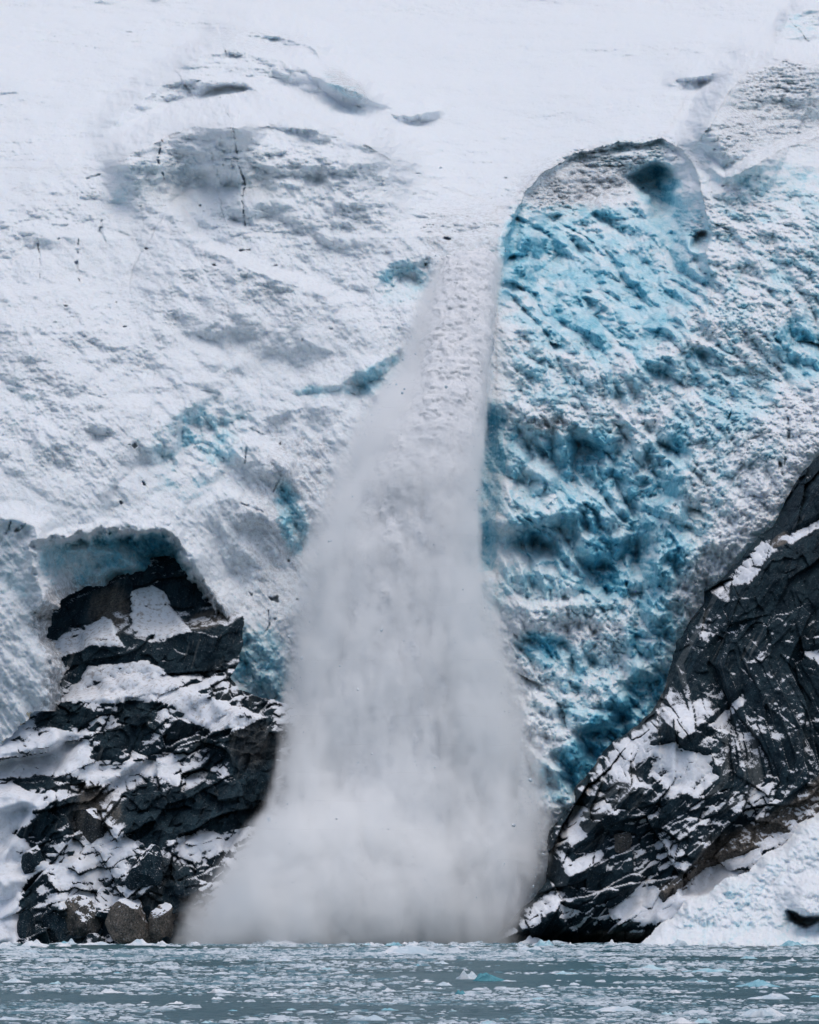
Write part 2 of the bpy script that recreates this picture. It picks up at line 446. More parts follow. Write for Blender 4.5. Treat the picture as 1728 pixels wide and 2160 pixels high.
# --- left: recesses of clearer ice, the mouth of the cave
off += 7 * sstep(-12, 40, G.inside([(788, 590), (835, 562), (910, 545), (930, 600), (880, 640), (800, 642)], 60))
off += 7 * sstep(-16, 60, G.inside([(325, 925), (400, 868), (468, 848), (515, 880), (505, 930), (455, 985), (380, 1000), (330, 985)], 70))
off += 4.5 * sstep(-8, 28, G.inside([(728, 812), (770, 785), (850, 735), (870, 770), (800, 822), (752, 842)], 60))
off += 2 * sstep(-8, 14, G.inside([(618, 838), (660, 820), (725, 816), (715, 836), (640, 848)], 40))
off += 6 * sstep(-10, 30, G.inside([(585, 1030), (620, 1040), (642, 1100), (640, 1160), (600, 1110)], 60))
off += 4 * sstep(0, 30, G.inside([(470, 1345), (530, 1330), (575, 1370), (590, 1440), (585, 1520), (520, 1500), (478, 1440)], 60)) - 3
ARCH = [(62, 1150), (85, 1135), (160, 1130), (235, 1118), (310, 1112), (372, 1120), (392, 1150), (412, 1205), (446, 1262), (440, 1300), (350, 1310), (282, 1310), (180, 1310), (130, 1290), (96, 1250), (74, 1200)]
rag = 26 * fbm((U * .1, V * .1, 0 * U), 4.5, 4, .6, seed=97.)
a_in = G.inside(ARCH, 90) + rag
off += 13 * sstep(-3, 30, a_in) * sstep(60, 200, U) + 4 * sstep(-3, 24, a_in) + 6 * sstep(-4, 60, a_in) * sstep(1130, 1215, V)
off -= 3.2 * np.exp(-(a_in / 14) ** 2) * sstep(1240, 1130, V)
off -= rd([(100, 1175), (180, 1165), (260, 1180), (330, 1150)], 3, 26, 20) + rd([(170, 1235), (230, 1200), (300, 1190), (345, 1212)], 4, 24, 24)
l_in = G.inside(OUT_L, 160) + rag
off += 8 * sstep(-14, 8, l_in) * (1 - sstep(-30, 0, a_in))                                   # the ice rim bends in over the rock
r_in = G.inside(OUT_R, 160)
off += 4 * sstep(-18, 6, r_in) - 5 * np.exp(-((r_in + 70) / 50) ** 2) * sstep(880, 1000, V)
off -= rd([(-100, 1100), (30, 1095), (75, 1110), (80, 1200), (95, 1290)], 5, 40, 40, .05)
off -= rd([(395, 1120), (420, 1200), (470, 1280), (500, 1330)], 5, 30, 50)

# --- where the ice is clear and blue, and where shade is tinted blue
hump = G.zone([(1490, 280), (1580, 140), (1800, 120), (1800, 300), (1650, 330), (1530, 370)], 40)
zb = np.zeros_like(yb)
def add(a, k): 
    global zb
    zb = np.maximum(zb, a * k)
add(sstep(0, 50, hs) * sstep(410, 450, V), .62)
add(sstep(10, 60, hs) * G.blob(1390, 400, 60, 80, 0, .5), .75)
add(G.blob(1300, 320, 170, 40, -8, .6), .28)
add(G.blob(1250, 610, 230, 140, 8, .5), .62); add(G.blob(1090, 540, 40, 110, 8, .5), .80); add(G.blob(1190, 670, 110, 60, 25, .5), .72)
add(G.blob(1440, 560, 90, 140, 0, .6), .45)
add(G.zone([(1490, 340), (1800, 300), (1800, 700), (1560, 760), (1450, 760), (1500, 600)], 60), .36)
add(G.blob(1690, 740, 60, 90, 0, .5), .72); add(G.blob(1640, 600, 60, 40, -40, .6), .5); add(G.blob(1600, 830, 60, 90, 30, .6), .45)
add(G.zone([(1040, 640), (1520, 600), (1560, 760), (1440, 900), (1060, 900)], 90), .40)
add(G.blob(1430, 770, 170, 26, -18, .6), .52)
add(G.zone([(1055, 905), (1300, 890), (1440, 930), (1470, 1000), (1400, 1120), (1410, 1220), (1340, 1300), (1200, 1290), (1030, 1280)], 75), .56)
add(G.blob(1240, 960, 140, 60, 5, .6), .66)
add(G.blob(1140, 1155, 80, 44, 15, .6), .85); add(G.blob(1290, 1190, 66, 80, -25, .6), .9); add(G.blob(1400, 1010, 50, 120, 22, .6), .72); add(G.blob(1395, 1200, 44, 160, 18, .6), .72); add(G.blob(1370, 1370, 60, 130, 14, .6), .66)
add(G.blob(1150, 1372, 60, 34, 0, .6), .74); add(G.blob(1240, 1440, 130, 90, -35, .6), .42)
add(G.zone([(1420, 1400), (1390, 1510), (1300, 1590), (1200, 1680), (1150, 1640), (1250, 1500), (1310, 1440)], 30), .88)  # blue ice of the undercut, its deep shadow painted into the tint too
add(G.blob(1180, 1640, 60, 60, 0, .6), .5)
add(G.blob(1510, 800, 120, 190, 28, .95), .44); add(G.blob(1480, 1080, 50, 150, 24, .95), .40); add(G.blob(1620, 950, 60, 40, -30, .8), .28)
add(G.blob(1040, 1020, 36, 190, 0, .5), .50)
add(G.inside(SLOT, 60) > 0, .62)  # the fall's shadow in the slot, put into the ice colour
add(sstep(-4, 26, a_in) * sstep(60, 240, U), .62); add(sstep(-4, 26, a_in), .34); add(sstep(0, 30, a_in) * G.blob(360, 1190, 100, 80, 30, .5), .8)
add(G.blob(425, 925, 110, 76, -20, .6), .40); add(G.blob(390, 1020, 80, 60, 0, .6), .30); add(G.blob(850, 595, 66, 50, -20, .4), .40); add(G.blob(790, 795, 80, 34, -28, .4), .36); add(G.blob(665, 830, 60, 16, -8, .5), .32)
add(G.blob(614, 1095, 34, 76, -12, .5), .52); add(G.blob(530, 1430, 76, 110, 0, .5), .55); add(G.blob(560, 1540, 40, 60, 0, .5), .7)
add(G.blob(255, 415, 26, 22, 30, .6), .26); add(G.blob(330, 370, 140, 60, -20, .6), .17); add(G.blob(600, 420, 330, 140, 10, .7), .12); add(G.blob(530, 85, 110, 22, 0, .5), .2); add(G.blob(720, 170, 60, 26, 35, .5), .3); add(G.blob(500, 150, 130, 26, 6, .5), .16)  # mostly grey-blue shade of the faces under the upper crests, painted as tint
add(hump, .2); add(G.blob(1690, 50, 60, 34, 0, .5), .36); add(G.blob(30, 1200, 60, 90, 0, .6), .22); add(G.blob(40, 850, 60, 70, 20, .7), .16)
limb = G.blob(1466, 420, 44, 120, 6, .5)
clear = sstep(.30, .58, zb) * sstep(1020, 1100, U) * sstep(395, 440, V) * (1 - limb)
# --- roughness of each stretch
rough = .35 + .5 * sstep(330, 620, V)
right = sstep(1030, 1120, U) * sstep(330, 520, V)
rough = rough + .75 * right
rough = np.maximum(rough, 1.15 * G.zone([(880, 440), (1080, 440), (1060, 700), (860, 700)], 40))
rough *= 1 - .5 * G.zone([(600, 60), (1100, 60), (1250, 250), (900, 230), (700, 150)], 90)
rough *= 1 - .7 * G.zone([(180, 300), (330, 190), (350, 250), (230, 350)], 25)
rough *= 1 - .4 * G.zone([(230, 600), (330, 600), (300, 760), (240, 760)], 60)
hump = G.zone([(1490, 280), (1580, 140), (1800, 120), (1800, 300), (1650, 330), (1530, 370)], 40)
rough = np.maximum(rough, .8 * hump)
rough = np.maximum(rough, 1.2 * sstep(-50, -5, l_in) * sstep(1130, 1250, V))
rough = np.maximum(rough, 1.3 * G.zone([(-400, 1120), (80, 1110), (100, 1300), (110, 1560), (-400, 1700)], 30))
rough = np.maximum(rough, 1.1 * G.zone([(0, 370), (230, 370), (250, 520), (0, 560)], 60))
rough = np.maximum(rough, 1.0 * sstep(-30, 0, hs) * (V < 560) * (U > 1000))
pop = G.zone([(1540, 830), (1640, 820), (1760, 900), (1620, 1120), (1480, 1260), (1430, 1400), (1400, 1440), (1465, 1250), (1520, 1000)], 75)
smooth_sheet = 1 - sstep(60, 330, V)
n2 = fbm(W, 16, 4, .55, 'r', 2.2)
m2 = fbm(W, 14, 5, .55, seed=2.9)
n3 = fbm(W, 4.6, 4, .58, 'b', 5.5)
n4 = fbm(W, 1.5, 3, .6, 'b', 8.1)
left = 1 - sstep(1000, 1120, U)
# runnels that follow the fall of the slope on the left, from upper left to lower right
ra, rc = rot(x0, z0 - .25 * yb, -52)
run = fbm((ra / 6.0, yb * .3, rc), 5, 4, .55, 'r', 12.2)
fa, fid, fb = crystals(x0 + 2.0 * m2 + .35 * yb, z0 * .8 + .3 * x0 + 1.5 * m2, 6.0, .15, .5, 3)
fa2, fid2, fb2 = crystals(x0 + .5 * z0 + 1.2 * n3, z0 * .8 - .3 * x0 + 1.2 * m2, 2.3, .12, .5, 9)
fa3, fid3, _ = crystals(x0 - .4 * z0 + .6 * n3, z0 + .3 * x0, 1.1, .1, .4, 29)
lowr = right * sstep(820, 960, V)
sa, sc_ = rot(x0, z0, 62)
diag = fbm((sa / 4.5, yb * .3, sc_), 4.2, 5, .6, 'r', 19.4)
off -= 2.4 * (diag - .3) * (lowr + .35 * right) * G.blob(1400, 1050, 170, 480, 12, .6)
ser, sid, _ = crystals(x0 + 5 * m2 + .2 * yb, z0 * .95 + .15 * yb + 4 * m2, 15, .12, .45, 57)
ser2, _, _ = crystals(x0 + 3 * m2 - .2 * yb, z0 + .3 * x0 + 3 * m2, 7.5, .12, .45, 67)
sz = G.zone([(-400, 380), (230, 370), (420, 430), (760, 620), (860, 700), (700, 900), (660, 1200), (560, 1320), (-400, 1200)], 90) * sstep(-.25, .25, fbm(W, 40, 2, .5, seed=59.))
off -= (7.5 * ser + 4.0 * ser2) * (.35 * sstep(250, 420, V) * (1 - sstep(1000, 1100, U)) + .65 * sz)
face = G.zone([(235, 310), (420, 285), (700, 300), (900, 370), (860, 500), (640, 560), (430, 500), (300, 420)], 50)
flu = fbm((x0 + .35 * z0, yb * .1, z0 / 4.5), 9, 4, .55, 'r', 27.1)
off -= 2.6 * (flu - .3) * face
flute = fbm((x0, yb * .2, z0 / 5), 2.2, 3, .55, 'r', 23.1)
off -= 1.3 * (flute - .3) * G.zone([(1230, 430), (1380, 430), (1400, 640), (1200, 520)], 25)
rough += .45 * lowr
quiet = .6 + .4 * (1 - smooth_sheet)
nsf = np.sqrt(sf) * (1 + .5 * (sf > 2))
off -= nsf * rough * quiet * (2.6 * (n2 - .35) * right * (1 - .5 * clear) + 2.6 * m2 * (1 - .5 * right))
rough *= .5 + 1.0 * sstep(-.28, .28, fbm(W, 36, 3, .5, seed=53.)) * (1 - .5 * right) + .5 * right
off -= 1.9 * (run - .35) * rough * left * sstep(330, 560, V)
off -= (.85 + .25 * right + .5 * pop) * n3 * rough * nsf * (1 - .6 * clear)
off -= (.45 + .2 * right + .2 * pop) * n4 * rough * nsf * (1 - .65 * clear)
off -= .9 * nsf * (1 - right) * (.35 + .65 * rough) * fbm(W, 7, 5, .62, seed=91.)
blocky = np.clip(right * (1 - .5 * pop) * (1 + .3 * sstep(820, 960, V)) + .16 * G.zone([(0, 380), (1000, 380), (1000, 1300), (0, 1300)], 150), 0, 1.3)
blocky = np.maximum(blocky, .7 * limb)
blocky = np.maximum(blocky, .45 * sstep(-10, 30, hs) * (V < 480) * (U > 1000))
blocky = np.maximum(blocky, .35 * G.zone([(-400, 1120), (80, 1110), (100, 1300), (110, 1560), (-400, 1700)], 30))
blocky = np.maximum(blocky, .8 * np.maximum(np.maximum(G.blob(850, 595, 66, 50, -20, .6), G.blob(790, 795, 80, 40, -28, .6)), np.maximum(G.blob(425, 925, 110, 80, -20, .6), G.blob(614, 1095, 34, 76, -12, .6))))
blocky = np.maximum(blocky, 1.2 * G.zone([(470, 1335), (530, 1325), (578, 1365), (596, 1440), (596, 1560), (560, 1560), (478, 1470), (455, 1420)], 20))
blocky = np.maximum(blocky, .45 * sstep(-10, 40, a_in))
blocky = np.maximum(blocky, .55 * G.zone([(0, 360), (235, 360), (260, 520), (0, 580)], 60) * sstep(-.1, .3, fbm(W, 14, 2, seed=88.)))
off -= (8.5 * fa * (1 + .6 * clear) + 3.2 * fa2 * (1 + .25 * clear) + 1.3 * fa3 * (1 - .5 * clear)) * blocky
# --- cracks
brk = sstep(-.25, .25, fbm(W, 3.5, 3, .6, seed=44.))
for pts, d, w in [
    ([(161, 500), (163, 545), (162, 572), (168, 590)], 6, 3.6), ([(75, 510), (80, 535), (86, 560), (84, 585)], 5, 3), ([(212, 470), (208, 492), (218, 512)], 6, 5), ([(180, 378), (196, 372), (208, 366)], 5, 4),
    ([(465, 210), (490, 260), (500, 320), (515, 395), (512, 480)], 6, 2.6), ([(342, 290), (339, 340), (345, 385)], 6, 2.6), 
    ([(562, 1285), (568, 1310), (552, 1340)], 5, 2.8), ([(510, 930), (522, 950), (520, 975)], 5, 3), ([(1545, 860), (1536, 900), (1542, 940)], 5, 4), ([(1660, 880), (1664, 930), (1660, 980)], 6, 6), ([(1648, 975), (1655, 1000)], 8, 8),
    ([(1160, 375), (1178, 420), (1212, 445)], 3, 4), ([(0, 1135), (20, 1120), (26, 1100)], 7, 6), ([(35, 1120), (55, 1103)], 7, 5),
    ([(575, 1040), (590, 1010), (600, 980)], 4, 4), ([(505, 1060), (540, 1075), (556, 1080)], 4, 4), ([(585, 1470), (566, 1500)], 5, 3)]:
    off += .45 * G.crack(pts, d, w) * brk
_pk = lambda thr, wl, sd: sstep(thr, thr + .1, fbm(W, wl, 2, .5, seed=sd))
off += 3.0 * _pk(.50, 2.4, 31.0) * (1 - .8 * right) * sstep(.12, .3, fbm(W, 18, 2, seed=66.)) * sstep(300, 420, V)   # scattered pock holes

y = yb + off
P_G = G.points(y)
N = normals(P_G)
nz_s = blur(N[..., 2], 3)

# --- how blue, where grit lies, and where shade is painted grey
# white rubble lies on whatever leans back, clear ice shows on the steep broken faces
steep = sstep(.66, .10, N[..., 2] * .5 + nz_s * .5)
rub = fbm(W, 9, 5, .6, seed=71.); rub2 = fbm((x0, yb, z0 * .45), 5, 4, .6, seed=73.)
blue = zb * (.50 + .62 * steep) + (zb > .05) * ((.36 * (fid - .5) + .34 * (fid2 - .5) + .10 * (fid3 - .5)) * sstep(.15, .5, zb) + .34 * rub2 * sstep(.1, .5, zb))
blue -= .75 * sstep(.10, .42, rub) * np.clip(1.25 - zb, .25, 1) * (.35 + .65 * (1 - steep)) * (zb > .03)
blue += .10 * sstep(.1, .5, fbm(W, 5.0, 3, .6, seed=77.)) * (.5 + .5 * sstep(380, 700, V))
blue += .30 * (diag - .35) * (zb > .2) * G.blob(1400, 1050, 170, 480, 12, .6)
blue = np.clip(blue, 0, 1); blue = blue + .42 * (np.clip(zb, 0, .72) * .80 - blue) * sstep(.25, .55, zb)
blue = np.clip(blue * .93, 0, 1)
dirt_shade = np.clip(.10 + .22 * sstep(350, 600, V) + .0 * V, 0, 1)
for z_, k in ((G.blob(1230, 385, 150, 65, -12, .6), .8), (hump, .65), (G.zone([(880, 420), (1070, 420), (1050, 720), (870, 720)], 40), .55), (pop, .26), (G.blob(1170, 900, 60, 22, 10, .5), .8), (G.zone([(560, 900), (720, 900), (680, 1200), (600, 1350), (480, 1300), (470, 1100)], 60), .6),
              (sstep(-60, 0, l_in) * sstep(1150, 1250, V), 1.0), (sstep(-4, 26, a_in), .5), (G.blob(540, 85, 120, 26, 0, .5), .4), (G.blob(730, 175, 60, 20, 35, .5), .7), (G.blob(380, 350, 160, 80, -20, .6), .3)):  # last three blobs paint shade on the upper snow faces, no grit there
    dirt_shade = np.maximum(dirt_shade, z_ * k)

# --- parts of the glacier, each its own mesh
hide = (cells(l_in) > 14) & ~(cells(V) < 1200) | (cells(r_in) > 40) | (cells(V) > 1500) & (cells(U) < 560) & (cells(l_in) > -40)
def cz(m): return cells(m) > 0
part_id = np.zeros(hide.shape, np.int8)                                             # 0 ice cliff
sl = [(-400, -400), (2200, -400), (2200, 105), (1600, 120), (1450, 200), (1400, 285), (1280, 300), (1200, 325), (1100, 395), (1070, 440), (950, 400), (800, 320), (640, 240), (560, 262), (420, 262), (300, 310), (215, 362), (100, 350), (-400, 360)]
part_id[cz(G.inside(sl, 500))] = 1                                                  # snow slope
part_id[(cells(U) + .0 * cells(V) > 1048) & (part_id == 0)] = 2                     # blue ice fall
part_id[cz(hs) & (cells(V) < 720)] = 3                                              # hollow
part_id[cz(G.inside([(1440, 330), (1500, 268), (1530, 205), (1585, 146), (1650, 130), (1730, 140), (1900, 180), (1900, 260), (1728, 292), (1650, 320), (1590, 352), (1530, 376), (1490, 352)], 200))] = 4
part_id[cz(a_in)] = 5                                                               # cave roof
part_id[cz(bs) & (part_id == 2)] = 6
part_id[cz(G.inside([(470, 1335), (530, 1325), (578, 1365), (596, 1440), (596, 1560), (560, 1560), (478, 1470), (455, 1420)], 90))] = 7
glacier = empty('glacier', (0, 60, 0), 'huge white and blue crevassed glacier hanging above the dark rocks and icy water', 'glacier')
ORG = (0, 60, 0)
A_G = {'blue': blue, 'dirt_shade': dirt_shade}
for k, nm, mt, lb in ((0, 'ice_cliff', M_ICE, 'dirty white crevassed ice wall'), (1, 'snow_slope', M_ICE, 'smooth bright snow above the ice walls'), (2, 'ice_fall', M_ICE, 'broken white and blue ice with popcorn rim'), (3, 'ice_hollow', M_ICE, 'vivid blue scooped hollow under a gritty brow'),
                      (4, 'ice_hump', M_ICE, 'grey gritty ice hump with a bright snow rim'), (5, 'cave_roof', M_ICE, 'dark teal overhanging roof of the ice cave'), (6, 'ice_bowl', M_ICE, 'deep blue bowl of cracked ice'), (7, 'ice_tongue', M_ICE, 'teal tongue of ice blocks beside the cave')):
    o = grid_part(nm, P_G, (part_id == k) & ~hide, mt, glacier, A_G, ORG)
    if o: o['label'] = lb
Y_G = y

# ------------------------------------------------------------------ ROCKS

def settle(y, snow, k=3):
    """snow fills the cracks it lies on"""
    m = blur(sstep(-.05, .12, snow), 1)
    return y + m * (blur(y, k) - y) * .92

def split_snow(name, P, keep, snow, mats, root, org, pale, dirt_shade, band, cut=0.0, lift=.25):
    N = normals(P)
    ins = sstep(0.0, .35, snow)[..., None]
    Q = P + ins * lift * np.stack([np.zeros_like(snow), -np.ones_like(snow) * .6, np.ones_like(snow)], -1)
    m = cells(snow) > cut
    a = grid_part('rock_face', Q, keep & ~m, mats[0], root, {'pale': pale, 'band': band, 'dust': sstep(-.34, .04, snow) * .76}, org)
    b = grid_part('snow_cover', Q, keep & m, mats[1], root, {'dirt_shade': dirt_shade}, org)
    b['kind'] = 'stuff'
    return a, b

FAN = [(1335, 2040), (1352, 1992), (1385, 1962), (1400, 1948), (1425, 1938), (1452, 1906), (1500, 1892), (1530, 1858), (1580, 1838), (1615, 1796), (1650, 1786), (1690, 1742), (1728, 1718), (1780, 1670), (1900, 1590), (2200, 1480), (2200, 2040)]
# --- the buttress on the right
B = Relief(1040, 1990, 860, 2004, 1.7, 6.0, 11.0)
U, V = B.u, B.v
yb = np.interp(V, [860, 965, 1250, 1420, 1560, 1700, 1850, 2004], [44, 36, 23, 17, 9, 4, -3, -9]).astype(f32)
yb = yb - 5 * sstep(1150, 1728, U)
x0, _, z0 = world(U, V, yb)
W = (x0, yb, z0)
e = B.inside(OUT_R, 160)
theta = np.interp(V, [900, 1400, 1650, 2000], [58, 52, 38, 34])
al, ac = x0 * np.cos(np.radians(theta)) + z0 * np.sin(np.radians(theta)), -x0 * np.sin(np.radians(theta)) + z0 * np.cos(np.radians(theta))
wob = 1.3 * fbm(W, 18, 4, .6, seed=4.4)
f1, e1, id1 = facets(al / 2.3 + wob, ac + wob * .8, 11, .9, .55, 21)
f2, e2, id2 = facets(al / 2.0 + wob, ac + .6 * wob, 4.6, 1.0, .5, 33)
f3, e3, id3 = facets(al / 1.7 + .5 * wob, ac + .5 * wob, 1.9, 1.0, .5, 45)
r1 = fbm((al / 3.0, yb, ac), 7, 4, .55, 'r', 6.6)
off = 16 * (1 - sstep(-8, 70, e)) ** 2
off -= 6 * fbm(W, 38, 2, .5, seed=9.3)
lowz = sstep(1380, 1620, V)
off -= (4.2 + 1.6 * lowz) * f1 + (2.0 + 1.2 * lowz) * f2 + (.75 + .35 * lowz) * f3 + 1.6 * (r1 - .3)
off -= .35 * fbm(W, 1.6, 3, .6, seed=12.)
rb = lambda pts, A, wb, wa, tp=.12: B.ridge(pts, A, wb, wa, tp)
off -= rb([(1400, 1420), (1385, 1500), (1440, 1560), (1520, 1500)], 4, 26, 50) + rb([(1215, 1660), (1250, 1720), (1300, 1720), (1350, 1640)], 5, 40, 50)
off -= rb([(1155, 1790), (1200, 1850), (1280, 1810)], 4, 50, 30) + rb([(1090, 1965), (1150, 1935), (1190, 1925)], 3, 50, 30)
benches = [([(1372, 1572), (1420, 1560), (1452, 1578), (1500, 1590), (1512, 1640), (1470, 1675), (1410, 1660), (1372, 1635)], 1.0), ([(1212, 1695), (1246, 1682), (1228, 1738), (1240, 1762), (1203, 1782), (1205, 1740)], .9),
           ([(1178, 1908), (1240, 1918), (1330, 1878), (1372, 1836), (1400, 1900), (1480, 1830), (1600, 1790), (1420, 1960), (1370, 1968), (1240, 1966), (1196, 1956)], 1.3), ([(1650, 1134), (1728, 1088), (1800, 1060), (1800, 1080), (1728, 1114), (1672, 1142)], 1.0),
           ([(1556, 1200), (1610, 1140), (1640, 1156), (1584, 1230), (1525, 1236)], .9), ([(1690, 1372), (1728, 1362), (1760, 1380), (1728, 1394)], .9), ([(1490, 1528), (1566, 1458), (1572, 1475), (1520, 1530)], .7), ([(1118, 1956), (1140, 1922), (1142, 1960)], .8),
           ([(1450, 1720), (1640, 1640), (1640, 1700), (1480, 1790)], .25), ([(1290, 1590), (1370, 1540), (1370, 1590), (1300, 1640)], .5)]
SB = np.zeros_like(V)
for pts, k in benches:
    zz = B.zone(pts, 7, 60); SB = np.maximum(SB, zz * k)
    off += 2.2 * zz * min(k, 1)
edge_d = B.inside(FAN, 120)
SB = np.maximum(SB, .75 * sstep(-46, -6, edge_d))
off -= 1.5 * sstep(-50, -6, edge_d)
y = yb + off
scree = B.zone([(1730, 1640), (1660, 1700), (1580, 1740), (1500, 1800), (1440, 1850), (1380, 1880), (1400, 1900), (1500, 1850), (1640, 1770), (1760, 1700)], 24, 80)
y -= scree * (1.2 * fbm(W, 3, 3, .6, 'b', 3.3))
P_B = B.points(y); N = normals(P_B)
nz = .5 * N[..., 2] + .5 * blur(N[..., 2], 1)
sl1, sl2 = rot(x0, z0, 33)
sn = fbm((sl1 / 3.4, yb, sl2), 5, 6, .68, seed=14.4)
thin = fbm((sl1 / 6, yb * .3, sl2), 2.6, 5, .62, seed=93.)
snow = (nz - .60) * 1.15 + .40 * sn + .42 * thin + SB * (.75 + .9 * thin) - .205 + .22 * lowz - .06 * sstep(1250, 1500, V) * (1 - lowz) - .35 * (1 - sstep(1200, 1330, V)) * sstep(1500, 1560, U)
snow -= .25 * scree + .5 * (1 - sstep(-6, 14, e)) * (1 - (SB > .2))
y = settle(y, snow, 3); P_B = B.points(y); Y_B = y
pale = .12 + .30 * sstep(.1, .5, fbm(W, 26, 2, .5, seed=51)) + .75 * scree + .5 * B.zone([(1205, 1985), (1260, 1962), (1372, 1962), (1372, 1990)], 8, 40) + .55 * B.blob(1645, 1140, 26, 12, -30, .5)
band = 1.15 * sstep(-.05, .30, fbm((al / 14, yb * 0, ac), 3.2, 4, .6, seed=81.)) * sstep(-.25, .2, fbm(W, 22, 2, seed=83.)) + .25 * (id1 - .4) + .25 * (id2 - .5)
cliff_r = empty('rock_cliff', (85, 0, 0), 'steep dark banded rock buttress dusted with thin snow ledges beside blue ice', 'cliff')
split_snow('c', P_B, cells(e) > -4, snow, (M_ROCK_R, M_SNOW), cliff_r, (85, 0, 0), pale, .25 + .3 * scree, band)

# --- the outcrop on the left, under the ice
C = Relief(-260, 640, 1160, 2004, 1.7, 6.0, 23.0)
U, V = C.u, C.v
Vw = V + 58 * fbm((U * .1, V * .1, 0 * V), 12, 4, .55, seed=35.) + .16 * (U - 290)
yb = np.interp(Vw, [1160, 1215, 1300, 1338, 1350, 1436, 1452, 1480, 1600, 1700, 1800, 1900, 2004], [62, 58, 52, 45, 41, 37, 32, 28, 18, 11, 6, 1, -1]).astype(f32)
yb = yb + 10 * sstep(470, 640, U) + 6 * sstep(480, 380, U) * 0
x0, _, z0 = world(U, V, yb)
W = (x0, yb, z0)
wob = 3.0 * fbm(W, 15, 3, .5, seed=2.9)
cave = 1 - sstep(1400, 1470, V)
al, ac = rot(x0, z0, 24)
f1, e1, id1 = facets(al / 1.9 + wob, ac + wob, 8.5, 1.1, .7, 51)
f2, e2, id2 = facets(al / 1.6 + wob, ac + .8 * wob, 3.6, 1.1, .7, 63)
f3, e3, id3 = facets(al / 1.4 + .5 * wob, ac + .5 * wob, 1.5, 1.1, .6, 75)
off = -4 * fbm(W, 30, 2, .5, seed=19.3)
k = 1 - .65 * cave
off -= 5.6 * f1 * k + 2.2 * f2 * k + .8 * f3 * k + .3 * fbm(W, 1.4, 3, .6, seed=15.)
SC = np.zeros_like(V) - .06
snowz = [([(278, 1250), (320, 1240), (346, 1250), (372, 1300), (402, 1336), (340, 1346), (290, 1332), (276, 1290)], 1.5, .9), ([(108, 1362), (150, 1335), (180, 1330), (218, 1306), (232, 1312), (262, 1366), (190, 1366), (140, 1386), (118, 1392)], 1.05, 1.0),
         ([(140, 1478), (170, 1440), (186, 1410), (240, 1402), (310, 1398), (348, 1420), (380, 1450), (480, 1490), (560, 1515), (500, 1545), (440, 1545), (360, 1490), (300, 1480), (200, 1486)], 1.2, .8), ([(-400, 1650), (40, 1660), (80, 1690), (60, 1740), (30, 1760), (100, 1830), (60, 1860), (38, 1910), (36, 2000), (-400, 2000)], 1.3, .3),
         ([(60, 1575), (112, 1535), (210, 1566), (180, 1600), (280, 1610), (380, 1600), (360, 1640), (230, 1650), (90, 1630), (-20, 1640)], .7, .3), ([(440, 1620), (500, 1600), (530, 1640), (470, 1650)], .4, .3), ([(370, 1770), (470, 1755), (560, 1740), (440, 1810), (380, 1820)], .7, .2),
         ([(300, 1820), (340, 1830), (345, 1880), (300, 1890)], .6, .1), ([(180, 1760), (270, 1770), (260, 1850), (180, 1850)], .4, .1), ([(100, 1900), (180, 1880), (240, 1940), (200, 1960)], .5, .1)]
dirt_shade = np.zeros_like(V) + .2
for pts, kk, dz in snowz:
    zz = C.zone(pts, 7, 60); SC = np.maximum(SC, zz * kk - .06 * (1 - zz)); off -= 1.4 * zz * (kk > 1)
    dirt_shade = np.maximum(dirt_shade, zz * dz)
for b_, kk in (((130, 1508, 60, 26, -5, .4), .9), ((290, 1500, 45, 22, -8, .4), .9), ((250, 1560, 80, 26, -24, .5), .8), ((345, 1478, 26, 12, -12, .4), .9), ((470, 1600, 80, 60, -10, .5), .55), ((540, 1620, 44, 120, 0, .5), .8), ((70, 1650, 70, 16, -12, .5), .6), ((150, 1710, 90, 34, -30, .5), .55),
               ((400, 1710, 150, 50, -8, .5), .75), ((310, 1700, 60, 70, -12, .5), .6), ((320, 1826, 40, 40, -20, .5), .5), ((75, 1810, 20, 26, 20, .4), .9), ((40, 1800, 12, 12, 0, .5), .5), ((60, 1878, 18, 36, 0, .5), .7), ((220, 1950, 190, 40, 0, .5), .55), ((360, 1900, 60, 90, 20, .5), .6)):
    SC -= kk * C.blob(*b_)
SC = np.where(V < 1436, np.maximum(SC, -.5), SC)
y = yb + off
l_e = C.inside(OUT_L, 160)
P_C = C.points(y); N = normals(P_C)
nz = .5 * N[..., 2] + .5 * blur(N[..., 2], 1)
sn = fbm((al / 2.2, yb, ac), 6, 6, .68, seed=24.4)
snow = (nz - .50) * 1.1 + .62 * sn + SC - .58 * cave + .13
y = settle(y, snow, 3); P_C = C.points(y); Y_C = y
pale = .10 + .25 * sstep(.1, .5, fbm(W, 16, 2, .5, seed=61)) + .5 * C.blob(235, 1290, 46, 60, 0, .5) + .45 * C.blob(200, 1720, 60, 60, 0, .5) + .4 * C.blob(430, 1310, 50, 20, -10, .5) + .35 * C.blob(530, 1570, 50, 60, 0, .5)
band = .8 * sstep(.10, .40, fbm((x0 - .25 * z0, yb * 0, z0 / 9), 2.4, 4, .6, seed=85.)) * sstep(-.25, .2, fbm(W, 14, 2, seed=87.)) + .3 * (id1 - .4) + .3 * (id2 - .5)
outcrop = empty('rock_outcrop', (-60, 20, 0), 'black and grey broken rock outcrop half buried in snow below the ice cave', 'rock outcrop')
split_snow('l', P_C, (cells(l_e) > -42) | (cells(V) > 1640), snow, (M_ROCK_L, M_SNOW), outcrop, (-60, 20, 0), pale, dirt_shade, band)

